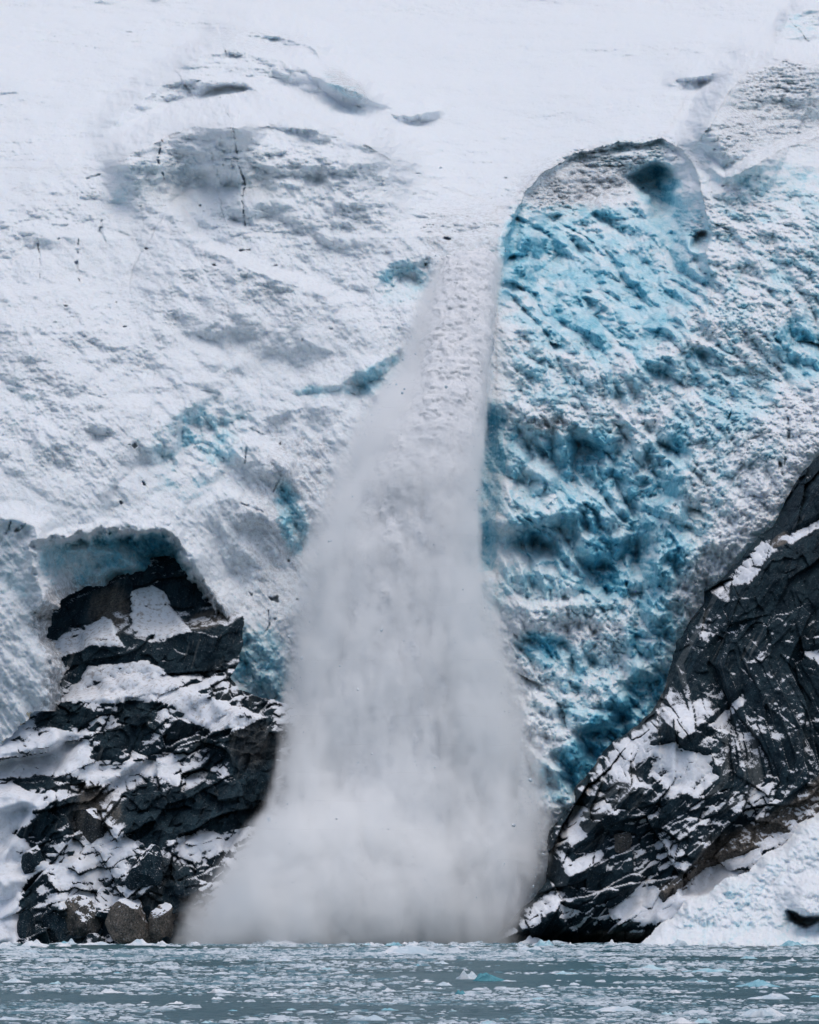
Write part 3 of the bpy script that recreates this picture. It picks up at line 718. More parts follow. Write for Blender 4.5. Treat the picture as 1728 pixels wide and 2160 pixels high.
# --- the fan of ice rubble at the foot of the buttress
D = Relief(1300, 1990, 1560, 2006, 1.7, 16.0, 37.0)
U, V = D.u, D.v
yb = -44 + (2000 - V) * .1 * 1.30
x0, _, z0 = world(U, V, yb)
W = (x0, yb, z0)
e = D.inside(FAN, 160)
g1, gid, _ = crystals(x0 + fbm(W, 4, 2, seed=5.), z0 * 1.0 - .4 * x0, 2.8, .12, .5, 81)
g2, gid2, _ = crystals(x0, z0 * 1.1, 1.1, .1, .5, 93)
lowf = sstep(1760, 1900, V + .28 * (U - 1500))
off = -3 * fbm(W, 24, 3, .5, seed=29.) - (.8 + 2.4 * lowf) * g1 - (.5 + 1.2 * lowf) * g2 - .6 * fbm(W, 2.2, 4, .6, 'b', 7.7) + 7 * (1 - sstep(-4, 26, e)) ** 2 - 7 * sstep(1955, 2000, V) 
off -= 9 * D.blob(1740, 1896, 84, 44, 0, .35) + 3 * D.blob(1736, 1905, 60, 30, 0, .3)
off += 16 * sstep(-6, 8, D.inside([(1656, 1918), (1690, 1932), (1730, 1928), (1800, 1930), (1800, 1946), (1730, 1942), (1700, 1956), (1672, 1950)], 40))
y = yb + off
P_D = D.points(y); N = normals(P_D)
blue = (.15 * lowf + .03) * (.7 + .7 * sstep(.7, .2, N[..., 2])) + (.20 * (gid - .55) + .22 * (gid2 - .6)) * lowf - .3 * D.blob(1740, 1870, 110, 50, 0, .5)
fan = grid_part('ice_rubble_slope', P_D, cells(e) > -3, M_ICE, None, {'blue': np.clip(blue, 0, 1), 'dirt_shade': .22 + 0 * blue}, (130, -40, 0))
fan.location = (130, -40, 0)
tag(fan, 'pale blue slope of crushed ice rubble spilling to the water below the buttress', 'ice rubble')

# ------------------------------------------------------------------ WATER
def water_material():
    t = NT('cold_slush_water'); p = t.geo()
    h1 = t.noise(t.mapping(p, (1, .55, 1)), .9, 5, .6)
    h2 = t.noise(p, .22, 4, .55)
    s = t.noise(t.mapping(p, (.8, .42, 1)), .8, 8, .76)
    s2 = t.noise(t.mapping(p, (.35, 1.0, 1)), .018, 4, .6)
    k = t.math('MULTIPLY_ADD', t.math('SUBTRACT', s2, .5), .55, s)
    f = t.rng(k, .51, .72)
    col = t.mix(f, V3(.006, .070, .084), V3(.15, .255, .30))
    return t.finish(col, t.rng(f, 0, 1, .30, .8), t.bump(t.math('ADD', h1, t.math('MULTIPLY', f, .5)), .45, 1.0, t.bump(h2, .5, .5)), .16)
M_WATER = water_material()
wv = np.array([(-3000, -1400, 0), (3000, -1400, 0), (3000, 3000, 0), (-3000, 3000, 0)], f32)
tag(mesh_from('water', wv, [[0, 1, 2, 3]], M_WATER), kind='structure')

# ------------------------------------------------------------------ THE FALL OF ICE
VV = [420, 480, 550, 650, 760, 850, 930, 1000, 1150, 1300, 1450, 1600, 1700, 1780, 1850, 1920, 2000]
EDGE_L = [985, 945, 918, 880, 845, 795, 748, 716, 662, 640, 622, 608, 594, 540, 476, 432, 404]
EDGE_R = [1060, 1072, 1058, 1047, 1034, 1026, 1018, 1014, 1008, 1024, 1070, 1108, 1130, 1140, 1136, 1112, 1085]
SOFT_L = [26, 24, 24, 30, 50, 80, 90, 84, 74, 70, 68, 66, 90, 130, 140, 130, 120]
SOFT_R = [18, 14, 14, 14, 16, 17, 17, 18, 26, 80, 130, 140, 130, 120, 110, 100, 90]
FY = [168, 143, 113, 94, 77, 62, 52, 45, 38, 32, 27, 22, 18, 14, 12, 11, 11]
FYH = [4, 6, 8, 9, 10, 11, 12, 12, 13, 14, 16, 18, 22, 27, 30, 33, 33]
def fi(v, t): return np.interp(v, VV, t)

def falling_material():
    t = NT('falling_ice_rubble'); p = t.geo()
    n = t.noise(t.mapping(p, (1, 1, .10)), .30, 6, .62)
    n2 = t.noise(p, 1.4, 5, .7)
    k = t.math('ADD', t.math('MULTIPLY', n, .5), t.math('MULTIPLY', n2, .5))
    col = t.mix(t.rng(k, .38, .60), V3(.66, .71, .77), V3(.85, .875, .91))
    return t.finish(col, .8, t.bump(n2, .6, .8), .2)
M_FALL = falling_material()

def falling_core():
    nv, nu = 620, 150
    v = np.linspace(440, 2008, nv)[:, None]; a = np.linspace(0, 2 * math.pi, nu, endpoint=False)[None, :]
    inL = fi(v, [14, 14, 16, 22, 40, 62, 66, 62, 60, 60, 66, 76, 100, 150, 190, 210, 220]); inR = fi(v, [10, 8, 8, 8, 9, 10, 12, 16, 34, 80, 130, 160, 180, 190, 200, 210, 210])
    l = fi(v, EDGE_L) + inL; r = fi(v, EDGE_R) - inR
    ym = fi(v, FY); yh = fi(v, FYH) * fi(v, [.7, .7, .68, .66, .62, .58, .55, .5, .48, .46, .46, .44, .4, .3, .25, .2, .2])
    k = PW * (ym - CAM_Y) / 1000
    ca, sa = np.cos(a), np.sin(a)
    sq = 1 / (np.abs(ca) ** 2.2 + np.abs(sa) ** 2.2) ** (1 / 2.2)
    cx = ((l + r) / 2 - 864) * k; hx = (r - l) / 2 * k
    z = np.maximum(CAM_H + (VH - v) * k, -.3) + 0 * a
    x = cx + hx * ca * sq; y = ym + yh * sa * sq
    amp = fi(v, [.5, .8, 1.0, 1.2, 1.4, 1.6, 1.8, 2.0, 2.2, 2.4, 2.6, 2.6, 2.4, 2.2, 2, 2, 2])
    st = fbm((x, y, z * .10), 5, 4, .58, 'b', 3.0); bl = fbm((x, y, z * .5), 2.6, 4, .6, 'b', 9.0)
    d = amp * (1.7 * st + .6 * bl * fi(v, [1, 1.4, 1.4, 1.3, 1.1, .9, .7, .6, .5, .5, .5, .5, .5, .5, .5, .5, .5]))
    x = x + d * ca; y = y + d * sa
    P = np.stack([x, y, z], -1).astype(f32)
    idx = np.arange(nv * nu).reshape(nv, nu); nx = np.roll(idx, -1, 1)
    q = np.stack([idx[:-1], idx[1:], nx[1:], nx[:-1]], -1).reshape(-1, 4)
    return P.reshape(-1, 3), q
Pf, qf = falling_core()
FORG = np.array((-1, 18, 0), f32)
fall = mesh_from('falling_ice', Pf - FORG, qf, M_FALL)
fall.location = FORG
tag(fall, 'tall white curtain of powdered ice crashing down the cliff into the water', 'ice avalanche')

# the powder round it: a grid of density worked out from the same outline
def powder(name, lo, hi, vox, zfade, dens_k, label, cat, seed, big_k=2.2):
    ng = bpy.data.node_groups.new(name, 'GeometryNodeTree')
    ng.interface.new_socket('Geometry', in_out='OUTPUT', socket_type='NodeSocketGeometry')
    N_, L_ = ng.nodes, ng.links
    def nd(t, **kw):
        n = N_.new(t)
        for k, v in kw.items(): setattr(n, k, v)
        return n
    def put(i, v):
        if isinstance(v, bpy.types.NodeSocket): L_.new(v, i)
        else: i.default_value = v
    def m(op, a, b=0.0, c=0.0, clamp=False):
        n = nd('ShaderNodeMath', operation=op); n.use_clamp = clamp
        put(n.inputs[0], a); put(n.inputs[1], b); put(n.inputs[2], c); return n.outputs[0]
    def ss(v, a, b):
        n = nd('ShaderNodeMapRange', interpolation_type='SMOOTHSTEP')
        put(n.inputs['Value'], v); put(n.inputs['From Min'], a); put(n.inputs['From Max'], b); return n.outputs['Result']
    pos = nd('GeometryNodeInputPosition').outputs[0]
    sep = nd('ShaderNodeSeparateXYZ'); L_.new(pos, sep.inputs[0]); x, y, z = sep.outputs
    k = m('MULTIPLY', m('ADD', y, 1000.0), PW / 1000)
    u = m('ADD', m('DIVIDE', x, k), 864.0)
    v = m('SUBTRACT', VH, m('DIVIDE', m('SUBTRACT', z, CAM_H), k))
    t = m('DIVIDE', m('SUBTRACT', v, 400.0), 1640.0, clamp=True)
    def curve(tab):
        lo_, hi_ = min(tab) - 1, max(tab) + 1
        n = nd('ShaderNodeFloatCurve'); c = n.mapping.curves[0]
        pts = [((vv - 400) / 1640, (tv - lo_) / (hi_ - lo_)) for vv, tv in zip(VV, tab)]
        c.points[0].location = (0, pts[0][1]); c.points[1].location = (1, pts[-1][1])
        for p_ in pts: c.points.new(*p_)
        for p_ in c.points: p_.handle_type = 'VECTOR'
        n.mapping.update(); L_.new(t, n.inputs['Value'])
        return m('MULTIPLY_ADD', n.outputs[0], hi_ - lo_, lo_)
    def noise(sc, scale, det, rough, sd):
        mp = nd('ShaderNodeVectorMath', operation='MULTIPLY'); L_.new(pos, mp.inputs[0]); mp.inputs[1].default_value = sc
        ad = nd('ShaderNodeVectorMath', operation='ADD'); L_.new(mp.outputs[0], ad.inputs[0]); ad.inputs[1].default_value = (sd, sd * .7, -sd)
        n = nd('ShaderNodeTexNoise'); L_.new(ad.outputs[0], n.inputs['Vector'])
        for kk, vv in (('Scale', scale), ('Detail', det), ('Roughness', rough)): n.inputs[kk].default_value = vv
        return m('SUBTRACT', n.outputs['Fac'], .5)
    big = noise((1, 1, .55), .075, 3, .5, 3 + seed)
    st = noise((1, 1, .16), .28, 4, .6, 11 + seed)
    fine = noise((1, 1, .7), .55, 4, .65, 23 + seed)
    sx = m('MINIMUM', m('DIVIDE', m('SUBTRACT', u, m('SUBTRACT', curve(EDGE_L), m('MULTIPLY', curve(SOFT_L), .45))), curve(SOFT_L)),
           m('DIVIDE', m('SUBTRACT', m('ADD', curve(EDGE_R), m('MULTIPLY', curve(SOFT_R), .45)), u), curve(SOFT_R)))
    y = m('SUBTRACT', y, m('MULTIPLY', m('SUBTRACT', u, 800.0), m('MULTIPLY', ss(v, 1500.0, 1800.0), .040)))
    sy = m('MULTIPLY', m('SUBTRACT', 1.0, m('DIVIDE', m('ABSOLUTE', m('SUBTRACT', y, curve(FY))), curve(FYH))), 2.2)
    s = m('SMOOTH_MIN', sx, sy, .35)
    s = m('ADD', s, m('ADD', m('MULTIPLY', big, big_k), m('ADD', m('MULTIPLY', st, curve(AMP_ST)), m('MULTIPLY', fine, curve(AMP_FI)))))
    s = m('MULTIPLY', ss(s, 0.0, 1.15), ss(m('MINIMUM', sx, sy), -.25, .25))
    den = m('MULTIPLY', m('POWER', s, 2.4), m('MULTIPLY', curve(dens_k), ss(z, *zfade)))
    vc = nd('GeometryNodeVolumeCube')
    L_.new(den, vc.inputs['Density'])
    vc.inputs['Min'].default_value = lo; vc.inputs['Max'].default_value = hi
    for ax, a, b in zip('XYZ', lo, hi): vc.inputs['Resolution ' + ax].default_value = int((b - a) / vox)
    sm = nd('GeometryNodeSetMaterial'); sm.inputs['Material'].default_value = M_POWDER
    out = nd('NodeGroupOutput')
    L_.new(vc.outputs[0], sm.inputs[0]); L_.new(sm.outputs[0], out.inputs[0])
    me = bpy.data.meshes.new(name); me.materials.append(M_POWDER)
    o = bpy.data.objects.new(name, me); COL.objects.link(o)
    o.modifiers.new('density', 'NODES').node_group = ng
    return tag(o, label, cat, kind='stuff')
_t = NT('powder_snow_air')
_v = _t.n('ShaderNodeVolumePrincipled'); _v.inputs['Color'].default_value = (.9880, .9950, 1.0, 1); _v.inputs['Anisotropy'].default_value = -.05; _v.inputs['Density'].default_value = 1.0
_t.t.links.new(_v.outputs[0], _t.out.inputs['Volume'])
M_POWDER = _t.m
AMP_ST = [1.9, 1.9, 1.9, 1.9, 2.1, 2.3, 2.4, 2.4, 2.4, 2.3, 2.1, 1.9, 1.6, 1.2, .9, .7, .6]
AMP_FI = [1.5, 1.5, 1.5, 1.5, 1.6, 1.7, 1.7, 1.7, 1.7, 1.7, 1.6, 1.5, 1.4, 1.2, 1.1, 1.0, 1.0]
DEN = [.25, .3, .3, .3, .34, .36, .38, .40, .42, .44, .46, .48, .56, .66, .68, .66, .62]
powder('snow_dust_cloud', (-24, 20, 82), (26, 150, 168), .75, (84, 92), DEN, 'thin white snow dust wrapped round the upper falling ice', 'snow dust', 0)
powder('spray_cloud', (-62, -42, -.2), (38, 66, 94), .75, (93, 85), DEN, 'thick grey white cloud of ice spray boiling up from the water', 'spray cloud', 50, 1.9)

# ------------------------------------------------------------------ ICE ON THE WATER
def floe_material(name, tint):
    t = NT(name); p = t.geo()
    n = t.noise(p, .9, 5, .6); n2 = t.noise(p, .07, 2, .5)
    a, b = tint
    col = t.mix(t.rng(t.math('MULTIPLY_ADD', t.math('SUBTRACT', n2, .5), 1.2, n), .35, .7), V3(*a), V3(*b))
    return t.finish(col, .55, t.bump(t.noise(p, 3, 5, .6), .15, .8), .3)
M_FLOE = floe_material('white_floating_ice', ((.78, .81, .85), (.50, .62, .70)))
M_FLOE_BLUE = floe_material('pale_blue_floating_ice', ((.50, .70, .77), (.22, .47, .57)))
M_FLOE_TEAL = floe_material('clear_teal_floating_ice', ((.10, .33, .40), (.03, .17, .22)))
M_SLUSH = floe_material('brash_ice_bits', ((.60, .67, .73), (.11, .22, .27)))

def floe_mesh(lx, ly, h, seed, peaks=1, nr=9, na=40):
    """a lump of ice afloat: ragged outline, hummocked top, waterline skirt"""
    r_ = np.random.default_rng(seed)
    a = np.linspace(0, 2 * math.pi, na, endpoint=False)
    rad = 1 + .22 * np.sin(2 * a + r_.random() * 6) * r_.random() + .16 * np.sin(3 * a + r_.random() * 6) + .10 * np.sin(7 * a + r_.random() * 6) + .06 * r_.normal(size=na)
    rings = np.linspace(0, 1, nr) ** .8
    X = np.outer(rings, rad * np.cos(a)); Y = np.outer(rings, rad * np.sin(a))
    H = np.zeros_like(X)
    for _ in range(peaks):
        cx, cy = r_.uniform(-.65, .65), r_.uniform(-.5, .5); w = r_.uniform(.22, .5)
        H = np.maximum(H, r_.uniform(.55, 1) * np.exp(-(((X - cx) / w) ** 2 + ((Y - cy) / w) ** 2)))
    H = .30 + .75 * H + .34 * fbm((X * lx, Y * ly, np.zeros_like(X) + seed), max(.5, lx * .28), 4, .6, seed=seed * .37)
    H *= (1 - rings[:, None] ** 5)
    H = np.maximum(H, 0) * h; H[-1] = -.25
    P = np.stack([X * lx / 2, Y * ly / 2, H], -1).reshape(-1, 3)
    idx = np.arange(nr * na).reshape(nr, na); nx = np.roll(idx, -1, 1)
    q = np.stack([idx[:-1], idx[1:], nx[1:], nx[:-1]], -1).reshape(-1, 4)
    return P.astype(f32), q

def at_water(u, v):
    """the point of the water seen at (u, v)"""
    D_ = CAM_H / ((v - VH) * PW / 1000.0)
    return (u - 864) * PW / 1000 * D_, CAM_Y + D_, D_

def px2m(v): return PW / 1000.0 * (CAM_H / ((v - VH) * PW / 1000.0))

NOTABLE = [  # u, waterline v, width and height in photograph pixels, peaks, material, label
    (484, 1991.6, 88, 13, 4, 0, 'long white ice floe at the shore under the left edge of the spray cloud'),
    (297, 1994.5, 62, 13, 2, 0, 'white ice lump floating at the foot of the large tan boulder'),
    (198, 1993.6, 66, 8, 2, 0, 'flat white floe against the grey boulder at the left shore'),
    (588, 1992.4, 82, 12, 3, 0, 'ragged white floe just right of the long white one under the spray'),
    (853, 2014, 142, 19, 6, 0, 'largest hummocked ice floe, with pale blue peaks, in front of the spray'),
    (880, 2012.5, 26, 16, 2, 1, 'pale blue ice block set on the largest hummocked floe'),
    (1115, 2004, 56, 9, 2, 0, 'white humped floe near the foot of the dark buttress'),
    (986, 2066, 46, 19, 3, 0, 'white tipped iceberg piece joined to clear teal ice in mid water'),
    (1030, 2070, 74, 18, 3, 2, 'clear teal iceberg with a jagged top beside its white tip'),
    (972, 2098, 22, 12, 2, 2, 'small dark teal ice block below the teal iceberg'),
    (822, 2092, 30, 11, 1, 0, 'small white peaked floe, alone left of the dark teal ice block'),
    (776, 2153, 74, 13, 4, 0, 'white rubbly floe near the camera, left of centre'),
    (1370, 2046, 78, 11, 2, 1, 'pale blue grey floe with a low peak, left of its wide flat twin'),
    (1492, 2051, 102, 10, 2, 1, 'wide flat pale blue floe with one small spike'),
    (1598, 2082, 86, 17, 3, 1, 'tall white topped floe with pale blue flank on the right water'),
    (1622, 2108, 84, 13, 3, 0, 'white two humped floe just below the blue flanked one'),
    (1612, 2146, 86, 18, 3, 0, 'white peaked floe nearest the lower right corner'),
    (1304, 2134, 112, 11, 5, 0, 'long low white floe of broken lumps near the camera'),
    (1674, 2139, 56, 10, 2, 0, 'white floe at the right edge beside the peaked one'),
    (1440, 2160, 64, 12, 2, 0, 'rounded white floe at the lower edge of the water'),
    (1195, 2055, 50, 8, 1, 1, 'smooth grey blue floe shaped like a low dome'),
    (468, 2095, 62, 10, 3, 0, 'white broken floe in the left middle water'),
    (115, 2076, 26, 9, 1, 1, 'small smooth pale blue dome of ice at left'),
    (233, 2095, 48, 10, 2, 0, 'grey white floe with two bumps in the left water'),
    (50, 2097, 28, 9, 2, 0, 'small white lump of ice close to the left edge'),
    (159, 2150, 44, 9, 2, 0, 'white floe near the lower left corner'),
    (28, 2152, 70, 8, 2, 0, 'flat white floe in the lower left corner'),
    (30, 2073, 60, 10, 3, 0, 'white hummocked floe at the left edge of the water'),
]
mats = (M_FLOE, M_FLOE_BLUE, M_FLOE_TEAL)
def place_floe(o, u, v, lx, rz):
    x, y_, D_ = at_water(u, v); o.location = (x, y_ + lx * .30, 0); o.rotation_euler = (0, 0, rz)
for i, (u, v, wp, hp, pk, mi, lb) in enumerate(NOTABLE):
    m_ = px2m(v); lx = wp * m_; 
    P, q = floe_mesh(lx, lx * .62, hp * m_ * 1.0, 100 + i, pk, 11, 64)
    o = mesh_from('ice_floe', P, q, mats[mi]); place_floe(o, u, v, lx, random.uniform(-.25, .25))
    tag(o, lb, 'ice floe', 'ice floes drifting on the water')

# the many others: a few shapes, each floe its own object
shapes = []
for i in range(14):
    P, q = floe_mesh(1.0, .7, .17 + .05 * (i % 3), 300 + i, 1 + i % 5, 8, 36)
    P[:, 2] = np.where(P[:, 2] < -.1, -.02, P[:, 2])
    o = mesh_from('ice_floe', P, q, mats[1 if i % 5 == 3 else 0]); shapes.append(o)
KINDS = ['small white floe among the drifting brash ice', 'small pale blue floe among the drifting brash ice']
n_small = 0
while n_small < 250:
    v = random.uniform(1993, 2166); u = random.uniform(-20, 1750)
    if n_small < 70: v = random.uniform(1990.5, 1997)
    if any(abs(u - a[0]) < a[2] * .55 and abs(v - a[1]) < a[3] * .8 for a in NOTABLE): continue
    src = shapes[n_small % 14] 
    o = src if n_small < 14 else src.copy()
    if n_small >= 14: COL.objects.link(o)
    wp = random.choice((9, 11, 13, 16, 20, 25, 34)) * random.uniform(.8, 1.2)
    if n_small < 70: wp *= 1.3
    lx = wp * px2m(v); place_floe(o, u, v, lx, random.uniform(-.4, .4) + (math.pi if random.random() < .5 else 0))
    o.scale = (lx, lx, lx * random.uniform(.5, 1.15) * (1.5 if n_small < 70 else 1))
    b_ = n_small % 14 % 5 == 3
    tag(o, KINDS[1 if b_ else 0], 'ice floe', 'small blue floes scattered over the water' if b_ else 'small white floes scattered over the water')
    n_small += 1

# brash: tens of thousands of scraps nobody could count
def brash(n):
    r_ = np.random.default_rng(5)
    v = np.concatenate([r_.uniform(1988, 2172, int(n * .8)), r_.uniform(1988, 2030, n - int(n * .8))]); u = r_.uniform(-60, 1790, n)
    D_ = CAM_H / ((v - VH) * PW / 1000.0)
    X = (u - 864) * PW / 1000 * D_; Y = CAM_Y + D_
    dens = fbm((X, Y * .55, np.zeros_like(X)), 34, 4, .6, seed=3.) + .25 * np.exp(-((v - 2010) / 9) ** 2) - .35 * np.exp(-((v - 1999) / 3) ** 2) * (u < 480)
    ok = dens + r_.uniform(-.25, .25, n) > .11
    X, Y, D_ = X[ok], Y[ok], D_[ok]; n = len(X)
    s = (r_.gamma(1.2, .5, n) * .27 + .07) * D_ / 420
    a = np.linspace(0, 2 * math.pi, 7, endpoint=False)[None] + r_.random((n, 1)) * 6
    r0 = s[:, None] * (1 + .35 * r_.normal(size=(n, 7)).clip(-1.6, 1.6) * .8)
    r1 = r0 * r_.uniform(.35, .8, (n, 7)); h = s * r_.uniform(.10, .34, n)
    ring0 = np.stack([X[:, None] + r0 * np.cos(a), Y[:, None] + r0 * np.sin(a) * .8, np.full((n, 7), -.03)], -1)
    ring1 = np.stack([X[:, None] + r1 * np.cos(a), Y[:, None] + r1 * np.sin(a) * .8, h[:, None] * r_.uniform(.5, 1.2, (n, 7))], -1)
    top = np.stack([X, Y, h * r_.uniform(.8, 1.3, n)], -1)[:, None]
    P = np.concatenate([ring0, ring1, top], 1).astype(f32).reshape(-1, 3)
    b = (np.arange(n) * 15)[:, None, None]
    i = np.arange(7); j = (i + 1) % 7
    t1 = np.stack([i, j, 7 + j], -1); t2 = np.stack([i, 7 + j, 7 + i], -1); t3 = np.stack([7 + i, 7 + j, np.full(7, 14)], -1)
    F = (np.concatenate([t1, t2, t3])[None] + b).reshape(-1, 3)
    return P, F
Pb, Fb = brash(60000)
tag(mesh_from('brash_ice', Pb, Fb, M_SLUSH, smooth=False), 'scattered scraps of brash ice covering the water', 'brash ice', kind='stuff')

# ------------------------------------------------------------------ BOULDERS
def surf(rel, y_, u, v):
    i = int(round((v - rel.v[0, 0]) / rel.step)); j = int(round((u - rel.u[0, 0]) / rel.step))
    return float(y_[min(max(i, 0), y_.shape[0] - 1), min(max(j, 0), y_.shape[1] - 1)])

def boulder_mesh(rx, ry, rz_, seed, planes=10):
    bpy_me = bpy.data.meshes.new('tmp'); bm_ = __import__('bmesh').new()
    __import__('bmesh').ops.create_icosphere(bm_, subdivisions=5, radius=1)
    bm_.to_mesh(bpy_me); bm_.free()
    n = len(bpy_me.vertices); P = np.empty(n * 3, f32); bpy_me.vertices.foreach_get('co', P); P = P.reshape(-1, 3) * 1.45
    F = np.empty(len(bpy_me.polygons) * 3, np.int32); bpy_me.polygons.foreach_get('vertices', F); F = F.reshape(-1, 3)
    bpy.data.meshes.remove(bpy_me)
    r_ = np.random.default_rng(seed)
    for k in range(planes):
        d = r_.normal(size=3); d /= np.linalg.norm(d); 
        if k < 3: d = np.array([(k - 1) * .75, -1, .25 * r_.normal()]); d /= np.linalg.norm(d)
        lim = r_.uniform(.62, .95)
        ex = np.maximum(P @ d - lim, 0)
        P = P - ex[:, None] * d * .96
    P = P * np.array([rx, ry, rz_])
    q = (P[:, 0] + seed * 7.7, P[:, 1], P[:, 2])
    P = P + (P / np.linalg.norm(P, axis=1, keepdims=True)) * (.34 * min(rx, rz_) * fbm(q, max(rx, rz_) * .9, 6, .58, seed=seed))[:, None]
    return P.astype(f32), F

def boulder(u, v, hw, hh, rel, y_, seed, pale, label, name='boulder', cat='boulder', mat=None, cap=.55, front=.35):
    yy = surf(rel, y_, u, v); k = PW * (yy - CAM_Y) / 1000
    rx, rz_ = hw * k, hh * k; ry = .5 * (rx + rz_) * .9
    x, _, z = world(u, v, yy)
    P, F = boulder_mesh(rx, ry, rz_, seed)
    loc = (x, yy - ry * front, z - rz_)
    P[:, 2] += rz_
    v0, v1, v2 = P[F[:, 0]], P[F[:, 1]], P[F[:, 2]]
    nn = np.cross(v1 - v0, v2 - v0); nn /= np.linalg.norm(nn, axis=1, keepdims=True) + 1e-9
    c = (v0 + v1 + v2) / 3
    wt = (c[:, 0] + loc[0], c[:, 1] + loc[1], c[:, 2] + loc[2])
    sm = nn[:, 2] + .55 * fbm(wt, 1.6, 4, .6, seed=3.3) > cap
    root = mesh_from(name, P, F[~sm], mat or M_ROCK_L, None, {'pale': np.full(len(P), pale, f32), 'band': np.full(len(P), .15, f32), 'dust': np.full(len(P), .08, f32), 'blue': np.zeros(len(P), f32), 'dirt_shade': np.full(len(P), .3, f32)}, smooth=True)
    root.location = loc
    if sm.any():
        used = np.unique(F[sm]); mp = np.zeros(len(P), np.int32); mp[used] = np.arange(len(used))
        Q = P.copy(); Q[:, 2] += .10
        mesh_from('snow_cap', Q[used], mp[F[sm]], M_SNOW, root, {'dirt_shade': np.full(len(used), .1, f32)})['kind'] = 'stuff'
    return tag(root, label, cat, 'boulders at the foot of the rock outcrop' if cat == 'boulder' else None)

for a in [(272, 1944, 42, 50, 1.15, 'large tan boulder standing at the waterline of the rock outcrop'), (338, 1954, 27, 38, 1.0, 'smaller tan boulder leaning against the large tan one at the water'), (174, 1950, 37, 42, .55, 'grey lumpy boulder at the waterline beside the black cleft'),
          (118, 1950, 30, 44, .0, 'black upright boulder in deep shade beside the grey one'), (50, 1954, 18, 38, .1, 'narrow dark boulder at the far left of the waterline rocks'), (310, 1838, 36, 38, .0, 'dark square block of rock with snow slumped on its face'),
          (74, 1814, 20, 28, .0, 'dark boulder alone on the snow slope at left'), (196, 1742, 34, 44, .45, 'brownish wedge of rock poking out of the snow above the tan boulders')]:
    boulder(*a[:4], C, Y_C, int(a[0]), a[4], a[5])
boulder(1308, 1772, 17, 18, B, Y_B, 77, .55, 'small grey cube of rock perched on the dark buttress', cap=.8)

# ------------------------------------------------------------------ CHUNKS THROWN OUT OF THE FALL
chunk_src = []
for i in range(5):
    P, F = boulder_mesh(1, .9, .85, 500 + i, 9)
    P = P[:]; chunk_src.append((P, F))
def low_chunk(i):
    import bmesh
    me = bpy.data.meshes.new('c'); bm_ = bmesh.new(); bmesh.ops.create_icosphere(bm_, subdivisions=2, radius=1); bm_.to_mesh(me); bm_.free()
    n = len(me.vertices); P = np.empty(n * 3, f32); me.vertices.foreach_get('co', P); P = P.reshape(-1, 3)
    F = np.empty(len(me.polygons) * 3, np.int32); me.polygons.foreach_get('vertices', F); F = F.reshape(-1, 3); bpy.data.meshes.remove(me)
    P = P * (1 + .45 * fbm((P[:, 0] + i * 9, P[:, 1], P[:, 2]), 1.1, 3, .6, seed=i))[:, None] * np.array([1, .9, .8])
    return P.astype(f32), F
cs = [low_chunk(i) for i in range(6)]
r_ = np.random.default_rng(12)
def chunk_spot():
    v = r_.uniform(470, 1900); side = r_.random()
    l, r = float(fi(v, EDGE_L)), float(fi(v, EDGE_R)); ym, yh = float(fi(v, FY)), float(fi(v, FYH))
    if side < .45: u = r + r_.normal() * 11 - 2
    elif side < .75: u = l + r_.normal() * 14 + 6
    else: u = r_.uniform(l, r)
    y_ = ym - yh * r_.uniform(1.15, 1.45) if side >= .75 else ym - yh * r_.uniform(.1, .9)
    return u, v, y_
proto = {}
for i in range(110):
    u, v, y_ = chunk_spot(); s_ = (.12 + .10 * r_.gamma(1.5, .6))
    k = i % 6
    if k not in proto: proto[k] = o = mesh_from('ice_chunk', *cs[k], M_FLOE, smooth=False)
    else: o = proto[k].copy(); COL.objects.link(o)
    x, _, z = world(u, v, y_); o.location = (x, y_, max(z, .5)); o.scale = (s_, s_, s_); o.rotation_euler = tuple(r_.uniform(0, 6, 3))
    tag(o, 'small white chunk of ice flying beside the falling curtain of ice', 'ice chunk', 'ice chunks flung out of the avalanche')
n = 1500; Pc = []; Fc = []
for i in range(n):
    u, v, y_ = chunk_spot(); s_ = r_.uniform(.05, .12); P, F = cs[i % 6]
    x, _, z = world(u, v, y_)
    Fc.append(F + i * len(P)); Pc.append(P * s_ + np.array((x, y_, max(z, .4)), f32))
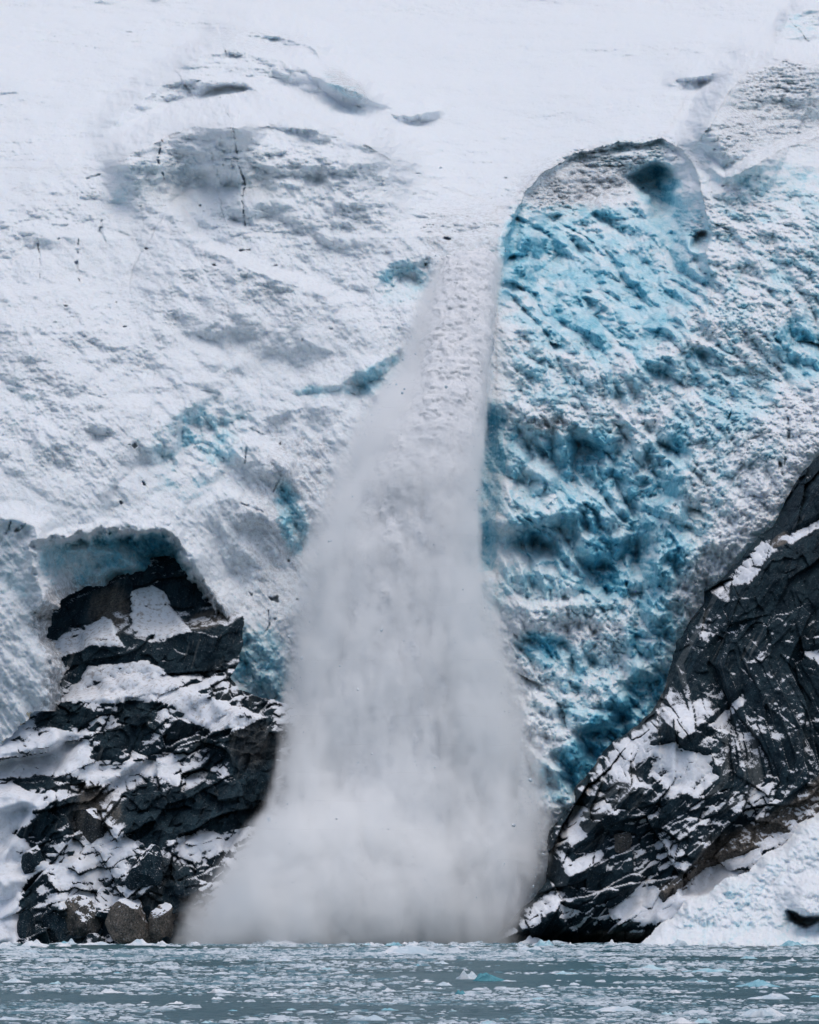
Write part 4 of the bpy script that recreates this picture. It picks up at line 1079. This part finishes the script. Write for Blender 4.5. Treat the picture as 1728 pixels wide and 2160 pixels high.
tag(mesh_from('ice_spray_grains', np.concatenate(Pc), np.concatenate(Fc), M_FLOE, smooth=False), 'fine grains of ice spraying off the edges of the falling curtain', 'ice spray', kind='stuff')

# ------------------------------------------------------------------ camera, light
cam = bpy.data.cameras.new('camera'); co = bpy.data.objects.new('camera', cam); COL.objects.link(co)
co.location = (0, CAM_Y, CAM_H); co.rotation_euler = (R(90), 0, 0)
cam.sensor_fit = 'HORIZONTAL'; cam.sensor_width = 36.0; cam.lens = 36.0 * 1000 / (1728 * PW)
cam.shift_y = (VH - 1080) / 1728.0
cam.clip_start = 1; cam.clip_end = 20000
scene.camera = co

SUN_EL, SUN_AZ = 74, 150
w = bpy.data.worlds.new('World'); scene.world = w; w.use_nodes = True
nt = w.node_tree; bg = nt.nodes['Background']
sky = nt.nodes.new('ShaderNodeTexSky'); sky.sky_type = 'NISHITA'; sky.sun_disc = False
sky.sun_elevation = R(SUN_EL); sky.sun_rotation = R(SUN_AZ); sky.air_density = 1.0; sky.dust_density = 4.0; sky.ozone_density = 1.0
nt.links.new(sky.outputs[0], bg.inputs['Color']); bg.inputs['Strength'].default_value = 0.14
sl_ = bpy.data.lights.new('sun', 'SUN'); sl_.energy = 0.9; sl_.angle = R(80); sl_.color = (1, .985, .96)
so = bpy.data.objects.new('sun', sl_); COL.objects.link(so)
# sun_rotation turns clockwise from +Y seen from above
d = (math.sin(R(SUN_AZ)) * math.cos(R(SUN_EL)), math.cos(R(SUN_AZ)) * math.cos(R(SUN_EL)), math.sin(R(SUN_EL)))
from mathutils import Vector
so.rotation_euler = Vector(d).to_track_quat('Z', 'Y').to_euler()

vs = scene.view_settings
vs.view_transform = 'Standard'; vs.look = 'None'; vs.exposure = -0.14; vs.gamma = 1.0
cy = scene.cycles
cy.use_denoising = True
try: cy.denoiser = 'OPENIMAGEDENOISE'
except Exception: pass
cy.max_bounces = 22; cy.diffuse_bounces = 4; cy.glossy_bounces = 2; cy.volume_bounces = 20; cy.transparent_max_bounces = 8
cy.caustics_reflective = False; cy.caustics_refractive = False
